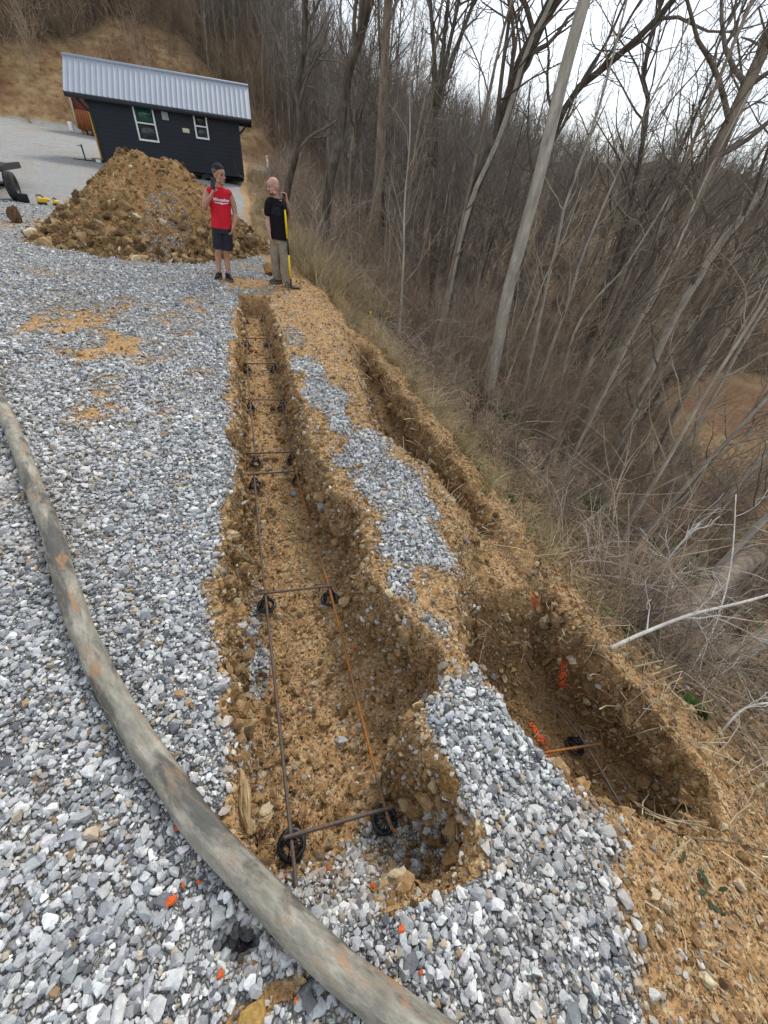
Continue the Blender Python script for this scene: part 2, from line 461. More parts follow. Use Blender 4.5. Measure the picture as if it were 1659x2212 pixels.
# ------------------------------------------------------------------ scattering (only for what nobody could count)
def collection_of(objs, name):
    c = bpy.data.collections.new(name)
    for o in objs:
        c.objects.link(o)
    return c
def proto(name, me, mat):
    o = bpy.data.objects.new(name, me)
    if not me.materials: me.materials.append(mat)
    return o
def scatter(name, P, rot, scl, idx, coll, tint=None, parent=None):
    me = bpy.data.meshes.new(name)
    P = np.asarray(P, np.float32)
    me.vertices.add(len(P)); me.vertices.foreach_set("co", P.ravel())
    set_attr(me, 'rot', rot, 'FLOAT_VECTOR'); set_attr(me, 'scl', scl, 'FLOAT_VECTOR'); set_attr(me, 'idx', idx, 'INT')
    if tint is not None: set_attr(me, 'tint', np.concatenate([tint, np.ones((len(P), 1))], 1), 'FLOAT_COLOR')
    o = obj(name, me, None, parent)
    g = bpy.data.node_groups.new(name + "_scatter", 'GeometryNodeTree')
    g.interface.new_socket("Geometry", in_out='INPUT', socket_type='NodeSocketGeometry')
    g.interface.new_socket("Geometry", in_out='OUTPUT', socket_type='NodeSocketGeometry')
    N = g.nodes.new
    gi, go = N('NodeGroupInput'), N('NodeGroupOutput')
    ci = N('GeometryNodeCollectionInfo'); ci.inputs['Collection'].default_value = coll
    ci.inputs['Separate Children'].default_value = True; ci.inputs['Reset Children'].default_value = True
    ip = N('GeometryNodeInstanceOnPoints'); ip.inputs['Pick Instance'].default_value = True
    def na(nm, ty):
        n = N('GeometryNodeInputNamedAttribute'); n.data_type = ty; n.inputs['Name'].default_value = nm
        return next(s for s in n.outputs if s.enabled and s.name == 'Attribute')
    er = N('FunctionNodeEulerToRotation')
    k = g.links.new
    k(gi.outputs[0], ip.inputs['Points']); k(ci.outputs[0], ip.inputs['Instance'])
    k(na('rot', 'FLOAT_VECTOR'), er.inputs[0]); k(er.outputs[0], ip.inputs['Rotation'])
    k(na('scl', 'FLOAT_VECTOR'), ip.inputs['Scale']); k(na('idx', 'INT'), ip.inputs['Instance Index'])
    k(ip.outputs[0], go.inputs[0])
    md = o.modifiers.new("scatter", 'NODES'); md.node_group = g
    return o

def stone_mesh(name, seed, npts=13, sub=0, squash=(1, .8, .62), rough=.0, smooth=False):
    """crushed stone: the hull of scattered points; sub > 0 breaks its faces up like crumbly soil"""
    rng = np.random.default_rng(seed)
    Q = rng.normal(size=(npts, 3)); Q /= np.linalg.norm(Q, axis=1)[:, None]
    Q *= rng.uniform(.78, 1.0, (npts, 1))
    bm = bmesh.new()
    for q in Q: bm.verts.new(q)
    r_ = bmesh.ops.convex_hull(bm, input=bm.verts[:])
    bmesh.ops.delete(bm, geom=[v for v in bm.verts if not v.link_faces], context='VERTS')
    if sub:
        bmesh.ops.subdivide_edges(bm, edges=bm.edges[:], cuts=sub, use_grid_fill=True, smooth=.10)
        bmesh.ops.triangulate(bm, faces=bm.faces[:])
    V = np.array([v.co[:] for v in bm.verts])
    if rough:
        nz = fbm(V[:, 0] * 2.2 + seed, V[:, 1] * 2.2 + V[:, 2] * 1.7, seed, 3) + .5 * fbm(V[:, 2] * 4 + seed, V[:, 0] * 4 - V[:, 1] * 3, seed + 3, 2)
        V *= 1 + rough * nz[:, None]
    V *= np.array(squash) * rng.uniform(.85, 1.15, 3)
    V /= np.abs(V[:, :2]).max()
    V *= .5
    for v, c in zip(bm.verts, V): v.co = c
    me = bpy.data.meshes.new(name); bm.to_mesh(me); bm.free()
    if smooth: me.polygons.foreach_set("use_smooth", np.ones(len(me.polygons), bool))
    return me

def stone_mat(name, rough=.8, nsc=3., var=.35, bumpd=.3):
    m = NT(name); v = m.coord()
    t = m.attr('tint', 'INSTANCER', 'Color')
    n = m.noise(v, nsc, 5, .65)
    m.base(m.mix(1.0, t, m.ramp(n, [(.25, 1 - var), (.75, 1 + var * .5)]), 'MULTIPLY'))
    m.normal(m.bump(m.noise(v, nsc * 3, 4, .7), bumpd, .1))
    m.set(Roughness=rough)
    return m.m
M_STONE = stone_mat("gravel_stone")
M_CLOD = stone_mat("soil_clod", .95, 5., .45, .6)
c_stones = collection_of([proto("stone_%02d" % i, stone_mesh("stone", 100 + i, 16 + 2 * (i % 5), 0, (1, .66 + .06 * (i % 5), .45 + .07 * (i % 4))), M_STONE) for i in range(12)], "stones")
c_clods = collection_of([proto("clod_%02d" % i, stone_mesh("clod", 200 + i, 14, 2, (1, .82, .7), .36), M_CLOD) for i in range(6)]
                        + [proto("clod_%02d" % i, stone_mesh("chip", 240 + i, 9, 0, (1, .62, .26)), M_CLOD) for i in range(6, 10)], "clods")

# area of each ground cell, its middle and normal
def cells():
    a = GV[:-1, :-1]; b = GV[:-1, 1:]; c = GV[1:, 1:]; d = GV[1:, :-1]
    nrm = np.cross(c - a, d - b); ar = np.linalg.norm(nrm, axis=-1)
    return a, b, c, d, nrm / np.maximum(ar[..., None], 1e-12), ar * .5
CA, CB, CC, CD, CN, CAR = cells()
CX = (CA[..., 0] + CC[..., 0]) / 2; CY = (CA[..., 1] + CC[..., 1]) / 2
CMID = (CA + CC) / 2
# what the photograph could see, with a wide margin
def seen(P, mx_=.35):
    d = P - np.array([0, 0, CAM_H])
    f = d @ np.array(C_F); u = d @ np.array(C_R); v = d @ np.array(C_U)
    f2 = np.maximum(f, 1e-3)
    return (f > .05) & (np.abs(u / f2) < 1.0 * (1 + mx_)) & (np.abs(v / f2) < 1.333 * (1 + mx_))
CSEE = seen(CMID)
CDIST = np.linalg.norm(CMID - np.array([0, 0, CAM_H]), axis=-1)

def sample(dens, rng):
    w = (dens * CAR).ravel()
    cnt = rng.poisson(w)
    k = np.repeat(np.arange(len(w)), cnt)
    u = rng.random(len(k))[:, None]; v = rng.random(len(k))[:, None]
    A, B, C_, D = (q.reshape(-1, 3)[k] for q in (CA, CB, CC, CD))
    P = (A * (1 - u) + B * u) * (1 - v) + (D * (1 - u) + C_ * u) * v
    return P, CN.reshape(-1, 3)[k]

def pal(rng, n, cols, w, jit=.15):
    cols = np.array(cols); k = rng.choice(len(cols), n, p=np.array(w) / sum(w))
    return np.clip(cols[k] * (1 + jit * rng.normal(size=(n, 1))) * (1 + .012 * rng.normal(size=(n, 3))), .01, .95)

rng = np.random.default_rng(11)
# --- grey gravel
gm = gravel_mask(CX, CY)
dens = np.where(CDIST < 3.2, 4800, 3600) * np.maximum(sstep(.45, .75, gm), .42 * (CX < -.4) * sstep(.0, .3, gm)) * CSEE * np.clip((3.6 / CDIST) ** 1.35, 0, 1) * (CY < 17) * (CX > -8) * (CX < 2)
dens = dens + (1100 * sstep(.03, .4, gm) * (gm < .6) + 150 * (CX > .3) * (CX < 1.5) * (CY > -.8) + 45 * (CX > -.4) * (CX < .8)) * np.clip((3.6 / CDIST), 0, 1) * CSEE * (CY < 9)
P, Nn = sample(dens, rng)
n = len(P)
size = np.clip(rng.lognormal(math.log(.0215), .42, n), .009, .068)
size = size * np.where(np.linalg.norm(P[:, :2], axis=1) > 3, 1.2, 1.0)
P = P + Nn * (size * .10)[:, None] + np.stack([np.zeros(n), np.zeros(n), rng.uniform(0, .012, n)], -1)
rot = np.stack([rng.normal(0, .45, n), rng.normal(0, .45, n), rng.uniform(0, 6.28, n)], -1)
g_here = gravel_mask(P[:, 0], P[:, 1])
tint = pal(rng, n, [(0.564, 0.571, 0.571), (0.434, 0.444, 0.452), (0.302, 0.313, 0.328), (0.746, 0.747, 0.725), (0.161, 0.167, 0.178), (0.524, 0.444, 0.338), (0.363, 0.242, 0.129)], [.30, .25, .17, .17, .08, .05, .014])
# stones near bare soil carry soil
dirt = np.clip((1 - sstep(.4, 1.0, g_here)) * 1.15 + .55 * sstep(.0, .6, fbm(P[:, 0] / .7, P[:, 1] / .7, 81, 4)), 0, 1) * rng.random(n)
tint = tint * (1 - dirt[:, None] * .7) + np.array([.43, .31, .19]) * dirt[:, None] * .7
gravel = tag(scatter("gravel", P, rot, np.repeat(size[:, None], 3, 1) * rng.uniform(.85, 1.15, (n, 3)), rng.integers(0, 12, n), c_stones, tint), kind='stuff')

# --- crumbs, clods and chips of soil
inten = 1 - sstep(.45, .7, gm)
soilarea = inten * CSEE * (CY < 12) * (CX > -4.5) * (CX < 4.2) * (1 - GL[:-1, :-1] * .6)
dens = 2300 * soilarea * np.clip((4.0 / CDIST) ** 1.2, 0, 1) * (0.45 + 1.1 * vnoise(CX / .25, CY / .25, 91))
dens = dens * np.where((CX < -.45) & (CY < 9), .55, 1.0) * (1 + .5 * (CN[..., 2] < .6))
P, Nn = sample(dens, rng)
n = len(P)
size = np.clip(.0085 * rng.pareto(2.3, n) + .008, .008, .065)
und_p = np.clip(base_h(P[:, 0], P[:, 1]) - P[:, 2], 0, 2)
size = size * (1 + .25 * sstep(.1, .4, und_p)) * np.where((Nn[:, 2] < .6) & (rng.random(n) < .25), 1.8, 1.0)
P = P + Nn * (size * .12)[:, None]
rot = rng.uniform(0, 6.28, (n, 3))
tint = pal(rng, n, [(0.458, 0.281, 0.125), (0.547, 0.358, 0.178), (0.348, 0.208, 0.089), (0.683, 0.505, 0.285), (0.820, 0.659, 0.428), (0.232, 0.133, 0.057), (0.710, 0.715, 0.700)], [.3, .27, .15, .16, .08, .03, .02], .13)
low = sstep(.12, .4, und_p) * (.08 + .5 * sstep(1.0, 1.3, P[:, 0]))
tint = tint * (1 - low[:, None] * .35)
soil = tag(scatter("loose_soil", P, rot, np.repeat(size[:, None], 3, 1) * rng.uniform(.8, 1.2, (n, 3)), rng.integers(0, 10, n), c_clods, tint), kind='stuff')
# fine flakes of shale over the soil close by
dens = 6500 * soilarea * np.clip((2.6 / CDIST) ** 2.2, 0, 1) * (.35 + 1.2 * vnoise(CX / .14, CY / .14, 92)) * (CX > -.5) * (CDIST < 7)
P, Nn = sample(dens, rng)
n2 = len(P)
size = np.clip(.0065 * rng.pareto(2.6, n2) + .006, .006, .03)
P = P + Nn * (size * .14)[:, None]
tl_ = np.arctan2(Nn[:, 0], np.maximum(Nn[:, 2], .05))
rot = np.stack([rng.normal(0, .45, n2), tl_ + rng.normal(0, .45, n2), rng.uniform(0, 6.28, n2)], -1)
tint = pal(rng, n2, [(.52, .37, .21), (.64, .49, .31), (.40, .25, .12), (.20, .115, .05), (.74, .62, .45), (.12, .07, .035)], [.28, .2, .22, .15, .08, .07], .14)
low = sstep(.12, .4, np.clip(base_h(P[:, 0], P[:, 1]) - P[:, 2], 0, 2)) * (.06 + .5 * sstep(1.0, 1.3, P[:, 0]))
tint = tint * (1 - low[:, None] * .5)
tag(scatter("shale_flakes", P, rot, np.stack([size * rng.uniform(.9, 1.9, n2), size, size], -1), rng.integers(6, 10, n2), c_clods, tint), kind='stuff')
print("flakes", n2)
print("gravel", len(gravel.data.vertices), "soil", n)

# ------------------------------------------------------------------ mesh builder
class MB:
    def __init__(s): s.V = []; s.F = {3: [], 4: []}; s.n = 0; s.mi = {3: [], 4: []}
    def add(s, V, F, mi=0):
        V = np.asarray(V, float); s.V.append(V)
        F = np.asarray(F, int) + s.n
        s.F[F.shape[1]].append(F); s.mi[F.shape[1]].append(np.full(len(F), mi))
        s.n += len(V); return s
    def tube(s, P, r, k=8, cap=True, mi=0):
        P = np.asarray(P, float); n = len(P)
        r = np.full(n, r) if np.isscalar(r) else np.asarray(r, float)
        T = np.gradient(P, axis=0); T /= np.maximum(np.linalg.norm(T, axis=1), 1e-9)[:, None]
        ref = np.array([0, 0, 1.]) if abs(T[:, 2]).mean() < .75 else np.array([1., 0, 0])
        A = np.cross(T, ref); A /= np.maximum(np.linalg.norm(A, axis=1), 1e-9)[:, None]
        B = np.cross(T, A)
        a = np.arange(k) * 2 * math.pi / k
        ring = P[:, None] + r[:, None, None] * (np.cos(a)[None, :, None] * A[:, None] + np.sin(a)[None, :, None] * B[:, None])
        V = ring.reshape(-1, 3)
        i = np.arange(n - 1)[:, None] * k; j = np.arange(k)[None]; j2 = (j + 1) % k
        F = np.stack([i + j, i + j2, i + k + j2, i + k + j], -1).reshape(-1, 4)
        if cap:
            V = np.concatenate([V, P[:1], P[-1:]]); c0, c1 = n * k, n * k + 1
            jj = np.arange(k)
            s.add(V, F, mi)
            base = s.n - len(V)
            t1 = np.stack([np.full(k, c0), (jj + 1) % k, jj], -1) + base
            t2 = np.stack([np.full(k, c1), (n - 1) * k + jj, (n - 1) * k + (jj + 1) % k], -1) + base
            s.F[3] += [t1, t2]; s.mi[3] += [np.full(k, mi), np.full(k, mi)]
        else: s.add(V, F, mi)
        return s
    def box(s, c, d, rz=0., mi=0, bev=0.):
        bm = bmesh.new(); bmesh.ops.create_cube(bm, size=1)
        for v in bm.verts: v.co = Vector((v.co.x * d[0], v.co.y * d[1], v.co.z * d[2]))
        if bev: bmesh.ops.bevel(bm, geom=bm.edges[:] , offset=bev, segments=2, affect='EDGES', profile=.6)
        if rz: bmesh.ops.rotate(bm, verts=bm.verts, matrix=Matrix.Rotation(rz, 3, 'Z'))
        return s.bm(bm, c, mi)
    def bm(s, bm, c=(0, 0, 0), mi=0):
        bmesh.ops.triangulate(bm, faces=[f for f in bm.faces if len(f.verts) > 4])
        bm.verts.index_update()
        V = np.array([v.co[:] for v in bm.verts]) + np.array(c)
        q = [[v.index for v in f.verts] for f in bm.faces if len(f.verts) == 4]
        t = [[v.index for v in f.verts] for f in bm.faces if len(f.verts) == 3]
        base = s.n; s.V.append(V); s.n += len(V)
        if q: s.F[4].append(np.array(q) + base); s.mi[4].append(np.full(len(q), mi))
        if t: s.F[3].append(np.array(t) + base); s.mi[3].append(np.full(len(t), mi))
        bm.free(); return s
    def lathe(s, prof, k=24, c=(0, 0, 0), mi=0):
        prof = np.array(prof, float); n = len(prof)
        a = np.arange(k) * 2 * math.pi / k
        V = np.stack([prof[:, None, 0] * np.cos(a), prof[:, None, 0] * np.sin(a), np.repeat(prof[:, 1:2], k, 1)], -1).reshape(-1, 3) + np.array(c)
        i = np.arange(n - 1)[:, None] * k; j = np.arange(k)[None]; j2 = (j + 1) % k
        return s.add(V, np.stack([i + j, i + j2, i + k + j2, i + k + j], -1).reshape(-1, 4), mi)
    def quad(s, a, b, c, d, mi=0): return s.add([a, b, c, d], [[0, 1, 2, 3]], mi)
    def arrays(s):
        F = [np.concatenate(s.F[k]) for k in (3, 4) if s.F[k]]
        return np.concatenate(s.V), F
    def build(s, name, mat, parent=None, smooth=False):
        V, F = s.arrays()
        me = mesh_np(name, V, F, smooth)
        mats = mat if isinstance(mat, (list, tuple)) else [mat]
        for m in mats: me.materials.append(m)
        if len(mats) > 1:
            me.polygons.foreach_set("material_index", np.concatenate([np.concatenate(s.mi[k]) for k in (3, 4) if s.mi[k]]).astype(np.int32))
        return obj(name, me, None, parent)

def H1(x, y): return float(height(np.array([x]), np.array([y]))[0])
def spline(P, n):
    P = np.asarray(P, float)
    d = np.concatenate([[0], np.cumsum(np.linalg.norm(np.diff(P, axis=0), axis=1))])
    # Catmull-Rom through the points
    E = np.concatenate([[2 * P[0] - P[1]], P, [2 * P[-1] - P[-2]]])
    t = np.linspace(0, d[-1], n); k = np.clip(np.searchsorted(d, t, side='right') - 1, 0, len(P) - 2)
    u = ((t - d[k]) / (d[k + 1] - d[k]))[:, None]
    a, b, c, e = E[k], E[k + 1], E[k + 2], E[k + 3]
    return .5 * ((2 * b) + (-a + c) * u + (2 * a - 5 * b + 4 * c - e) * u ** 2 + (-a + 3 * b - 3 * c + e) * u ** 3)

# ------------------------------------------------------------------ materials of the objects
def rust_mat(name, steel, rust, amount):
    m = NT(name); v = m.coord()
    n = m.noise(v, 5, 6, .7); n2 = m.noise(v, 90, 3)
    c = m.mix(m.ramp(n, [(amount, 0.0), (amount + .14, 1.0)]), steel, rust)
    c = m.mix(m.ramp(n2, [(.3, .5), (.6, 0.0)]), c, (.05, .03, .02))
    m.base(c); m.set(Roughness=.75, Metallic=.15); m.normal(m.bump(n2, .3, .002))
    return m.m
M_BAR = rust_mat("rebar_steel", (.15, .12, .105), (.26, .125, .05), .54)
M_BAR_R = rust_mat("rebar_rusty", (.19, .125, .085), (.42, .17, .035), .40)
M_BLACK = simple("black_plastic", (.017, .018, .022), .42, 0, .3, 30, .15, 90, .4)

def rebar(name, P, mat, parent, r=.0082, ribs=True):
    L_ = np.linalg.norm(np.diff(np.asarray(P), axis=0), axis=1).sum()
    n = max(8, int(L_ / .0055)) if ribs else max(6, int(L_ / .05))
    Q = spline(P, n)
    rr = np.full(n, r)
    if ribs: rr = r + .0014 * (np.arange(n) % 2)
    return MB().tube(Q, rr, 7).build(name, mat, parent, True)

t1 = tag(empty("rebar_grid", (.18, 1.7, -.42)), "rusty steel rebar ladder of two long bars and three cross bars, nearest in the trench", "rebar", "rebar ladders in the trenches")
def loc(P, o): return [tuple(np.array(p) - np.array(o.location)) for p in P]
def zb(y): return -.42 + .042 * max(0, y - 3)
def bend(P, amp, seed):
    r_ = random.Random(seed); o = []
    for i, p in enumerate(P):
        o.append((p[0] + r_.uniform(-amp, amp), p[1], p[2] + r_.uniform(-amp, amp) * .5))
    return o
rebar("long_bar", loc([(-.012, .185, -.415), (-.02, .406, -.42), (-.045, 1.1, -.424), (-.071, 1.767, -.42), (-.095, 2.5, -.425), (-.111, 3.18, -.412), (-.115, 3.25, -.41)], t1), M_BAR, t1)
rebar("long_bar", loc([(.452, .285, -.418), (.424, .392, -.42), (.40, 1.05, -.425), (.375, 1.745, -.42), (.325, 2.5, -.424), (.291, 3.199, -.412), (.286, 3.378, -.404)], t1), M_BAR_R, t1)
t2 = tag(empty("rebar_grid", (.06, 5.7, -.31)), "longer rusty rebar ladder with five cross bars, at the far end of the main trench", "rebar", "rebar ladders in the trenches")
rebar("long_bar", loc([(-.08, 3.46, -.40), (-.088, 3.531, -.398), (-.119, 4.668, -.35), (-.135, 5.722, -.306), (-.127, 6.685, -.265), (-.157, 7.857, -.216), (-.16, 8.1, -.21)], t2), M_BAR, t2, ribs=False)
rebar("long_bar", loc([(.28, 3.46, -.40), (.274, 3.543, -.397), (.255, 4.672, -.35), (.22, 5.765, -.304), (.191, 6.728, -.263), (.171, 7.925, -.213), (.168, 8.1, -.21)], t2), M_BAR, t2, ribs=False)
CROSS = [((-.053, .395), (.46, .385), t1), ((-.102, 1.764), (.4, 1.749), t1), ((-.165, 3.185), (.356, 3.209), t1),
         ((-.164, 3.536), (.355, 3.538), t2), ((-.173, 4.668), (.311, 4.672), t2), ((-.197, 5.717), (.252, 5.767), t2), ((-.148, 6.682), (.206, 6.73), t2), ((-.196, 7.849), (.203, 7.932), t2)]
for i, (a, b, t) in enumerate(CROSS):
    za, zc = zb(a[1]) + .0145, zb(b[1]) + .0145
    rebar("cross_bar", loc([(a[0], a[1], za), ((a[0] + b[0]) / 2, (a[1] + b[1]) / 2, (za + zc) / 2), (b[0], b[1], zc)], t), M_BAR, t, ribs=i < 4)

def chair_mesh():
    m = MB()
    prof = [(.040, 0), (.064, 0), (.066, .004), (.063, .009), (.054, .011), (.045, .009), (.040, .005), (.040, 0)]
    m.lathe(prof, 32)
    for k in range(8):        # moulded ribs on the inside of the ring
        a = (k + .5) * math.pi / 4
        m.box((.041 * math.cos(a), .041 * math.sin(a), .006), (.012, .008, .010), a)
    for k in range(4):
        a = k * math.pi / 2 + .5
        ca, sa = math.cos(a), math.sin(a)
        for s_ in (-1, 1):
            m.tube([(.052 * ca - s_ * .007 * sa, .052 * sa + s_ * .007 * ca, .008), (.036 * ca - s_ * .006 * sa, .036 * sa + s_ * .006 * ca, .045), (.020 * ca - s_ * .004 * sa, .020 * sa + s_ * .004 * ca, .080)], [.0036, .0032, .003], 6)
        m.tube([(.044 * ca + .007 * sa, .044 * sa - .007 * ca, .027), (.044 * ca - .007 * sa, .044 * sa + .007 * ca, .027)], .003, 5)
        m.box((.017 * ca, .017 * sa, .086), (.012, .018, .016), a)
    m.lathe([(.011, .070), (.022, .072), (.023, .080), (.012, .082), (.011, .070)], 20)
    V, F = m.arrays(); me = mesh_np("rebar_chair", V, F, False); me.materials.append(M_BLACK); return me
ch_me = chair_mesh()
CX_ = [(-.02, .38, .424, .366), (-.068, 1.735, .377, 1.712), (-.108, 3.15, .293, 3.168), (-.09, 3.5, .276, 3.51), (-.12, 4.64, .257, 4.64), (-.136, 5.69, .222, 5.733), (-.127, 6.65, .193, 6.69), (-.155, 7.82, .174, 7.89)]
ORD = ["the cross bar nearest the hose", "the second cross bar", "the third cross bar"  , "the fourth cross bar", "the fifth cross bar", "the sixth cross bar", "the seventh cross bar", "the farthest cross bar"]
r_ = random.Random(4)
for i, (xa, ya, xb, yb) in enumerate(CX_):
    for s_, (x, y) in (("left", (xa, ya)), ("right", (xb, yb))):
        o = obj("rebar_chair", ch_me); o.location = (x, y, zb(y) - .092)
        o.rotation_euler = (r_.uniform(-.05, .05), r_.uniform(-.05, .05), r_.uniform(0, 6))
        tag(o, "black plastic rebar chair under the %s end of %s" % (s_, ORD[i]), "rebar chair", "black chairs holding up the rebar")
# lower trench
t3 = tag(empty("rebar_grid", (1.94, .45, -.86)), "single rusty long bar crossed by one bar in the deep lower trench", "rebar", "rebar ladders in the trenches")
rebar("long_bar", loc([(1.90, .78, -.88), (1.941, .528, -.86), (1.953, .093, -.88), (1.96, .04, -.9)], t3), M_BAR, t3)
rebar("cross_bar", loc([(1.40, .515, -.845), (1.75, .48, -.845), (2.046, .45, -.845)], t3), M_BAR_R, t3)
o = obj("rebar_chair", ch_me); o.location = (1.925, .50, -.955); o.rotation_euler = (.1, .2, 1)
tag(o, "black plastic rebar chair in the shaded lower trench on the right", "rebar chair", "black chairs holding up the rebar")

# ------------------------------------------------------------------ hose
def hose_mat():
    m = NT("worn_hose"); v = m.attr('hoseco', 'GEOMETRY', 'Vector')
    n = m.noise(v, 3.2, 6, .65, .4); n2 = m.noise(v, 9, 6, .7); n3 = m.noise(v, 70, 4)
    c = m.ramp(n2, [(.3, (.14, .132, .108)), (.5, (.26, .245, .20)), (.7, (.42, .39, .32))])
    c = m.mix(m.ramp(n, [(.52, 0.0), (.60, .8)]), c, (.06, .062, .06))
    c = m.mix(m.ramp(m.noise(v, 5.3, 6, .72, .8), [(.55, 0.0), (.66, .65)]), c, (.30, .22, .14))
    c = m.mix(m.ramp(m.noise(v, 7.7, 7, .75, .6), [(.56, 0.0), (.64, .8)]), c, (.36, .19, .09))
    c = m.mix(m.ramp(n3, [(.36, .28), (.5, 0.0)]), c, (.11, .105, .09))
    m.base(c); m.set(Roughness=.7); m.normal(m.bump(m.math('ADD', n3, n2), .25, .006))
    return m.m
HP = [(-4.6, 7.6, .07), (-3.6, 6.3, .068), (-2.72, 4.88, .066), (-2.04, 3.66, .066), (-1.73, 3.06, .067), (-1.44, 2.47, .066), (-1.23, 2.05, .066), (-1.03, 1.6, .067), (-.87, 1.27, .066), (-.71, .99, .066), (-.57, .77, .067), (-.43, .58, .067), (-.32, .42, .068), (-.15, .23, .07), (.04, .02, .071), (.24, -.16, .07), (.5, -.36, .069), (.95, -.7, .06), (1.3, -.95, .03)]
Q = spline(HP, 420)
s_ = np.linspace(0, 1, 420)
rr = .051 + .0012 * np.sin(s_ * 160) + .0015 * fbm(s_ * 60, s_ * 0, 77, 3)
rr = rr + np.where(np.abs(Q[:, 1] + .02) < .012, .002, 0)
M_HOSE = hose_mat(); Q[:, 2] -= .007
hose = MB().tube(Q, rr, 28).build("concrete_hose", M_HOSE, None, True)
_a = np.arange(28) * 2 * math.pi / 28; _sl = np.concatenate([[0], np.cumsum(np.linalg.norm(np.diff(Q, axis=0), axis=1))])
_hc = np.stack([np.repeat(_sl * .75, 28), np.tile(np.cos(_a) * .12, 420), np.tile(np.sin(_a) * .12, 420)], -1)
set_attr(hose.data, "hoseco", np.concatenate([_hc, _hc[:1], _hc[-1:]]), "FLOAT_VECTOR")
tag(hose, "long thick worn grey rubber hose curving over the gravel and the trench corner", "hose")

# ------------------------------------------------------------------ single rocks, clods and painted stones
def rock(name, loc_, size, seed, mat, label, cat, group=None, squash=(1, .8, .6), rot=(0, 0, 0), rough=.12, cuts=16):
    me = stone_mesh(name, seed, cuts, 5, squash, rough * 1.6)
    o = obj(name, me, mat); o.location = loc_; o.rotation_euler = rot
    o.scale = (size,) * 3
    return tag(o, label, cat, group)
M_SOILROCK = simple("packed_soil", (.27, .155, .062), .95, 0, .45, 6, .8, 14, .1)
M_TANROCK = simple("tan_rock", (.44, .31, .16), .9, 0, .3, 4, .5, 12, .15)
M_DARKCLOD = simple("dark_clod", (.13, .08, .045), .95, 0, .4, 6, .7, 14, .1)
M_PAINT = simple("orange_marking_paint", (.70, .13, .04), .85, 0, .5, 9, .5, 30, .15)
rock("soil_lump", (.665, .36, -.05), .12, 5, M_SOILROCK, "upright crumbly soil lump at the right lip of the near trench", "soil lump", None, (.7, .75, 1.1), (0, .2, .4), .2)
rock("soil_slab", (-.205, .50, -.14), .30, 6, M_TANROCK, "tan slab of soil leaning on the left trench wall beside the hose", "soil slab", None, (.25, 1, .75), (0, .25, .15), .1)
rock("flat_rock", (.47, 1.63, -.45), .12, 8, M_TANROCK, "flat tan rock beside the chair at the right trench wall", "rock", None, (1, .7, .45), (0, 0, .3), .1)
rock("soil_clod", (-5.35, 13.75, .13), .46, 9, M_DARKCLOD, "dark round soil clod lying alone on gravel left of the dirt pile", "clod", None, (1, .85, .75), (0, 0, 1), .16)
rock("soil_clod", (.42, 10.3, .12), .36, 12, M_SOILROCK, "brown round clod on gravel just behind the bald man", "clod", None, (1, .9, .8), (0, 0, 1), .16)
rock("ochre_stone", (-.155, -.055, .02), .085, 17, simple("ochre_rock", (.40, .25, .08), .9, 0, .3, 5, .4, 12, .15), "ochre angular stone on the gravel below the hose", "stone", None, (1, .7, .6), (0, 0, .6), .05)
PS = [(-.399, .443), (-.398, .253), (-.367, .279), (-.321, .275), (-.246, .05), (.124, .25), (-.06, .274), (.307, -.008), (.563, .089), (.473, 1.287), (.338, -.109), (-.036, -.06), (.287, .137), (.994, .989)]
for i, (x, y) in enumerate(PS):
    rock("painted_stone", (x, y, H1(x, y) + .022), [.026, .042, .022, .02, .03, .024, .028, .03, .02, .03, .02, .02, .03, .022][i], 300 + i, M_PAINT, "small gravel stone sprayed with bright orange marking paint", "stone", "stones sprayed with orange paint", (1, .7, .6), (0, .3, i), .05)
# marking paint sprayed over the soil of the lower trench
_sel = (GX[:-1, :-1] > .8) & (GX[:-1, :-1] < 2.8) & (GY[:-1, :-1] > -.4) & (GY[:-1, :-1] < 6)
GBVH = BVHTree.FromPolygons(GV.reshape(-1, 3).tolist(), GF[_sel.ravel()].tolist())
def paint_line(P, label, seed, w=.02, pull=.0):
    r2 = random.Random(seed); m = MB()
    Qp = spline(P, 60)
    for q in Qp:
        for _ in range(5):
            s2 = r2.uniform(.0035, .010)
            me = bmesh.new(); bmesh.ops.create_icosphere(me, subdivisions=1, radius=s2)
            for v in me.verts: v.co *= r2.uniform(.7, 1.2)
            x = q[0] + r2.gauss(0, w * .6); y = q[1] + r2.gauss(0, w * .6)
            hit_ = GBVH.find_nearest(Vector((x, y, q[2] + r2.gauss(0, .012))))
            m.bm(me, (hit_[0] + hit_[1] * .004)[:])
    o = m.build("paint_mark", M_PAINT)
    return tag(o, label, "paint mark", "orange paint marks in the lower trench")
paint_line([(2.042, 1.02, -.655), (2.044, .984, -.683), (2.052, .935, -.735), (2.049, .906, -.8), (2.053, .864, -.85)], "vertical orange paint streak down the far wall of the deep lower trench", 1)
paint_line([(1.69, .69, -.955), (1.715, .61, -.955), (1.705, .55, -.955), (1.69, .47, -.955), (1.67, .39, -.955), (1.65, .3, -.955)], "orange paint streak on the floor of the deep lower trench", 2)
paint_line([(1.975, 1.426, -.47), (1.985, 1.40, -.49), (1.99, 1.364, -.52)], "faint short orange paint dab on the soil slope above the lower trench", 3, .012)

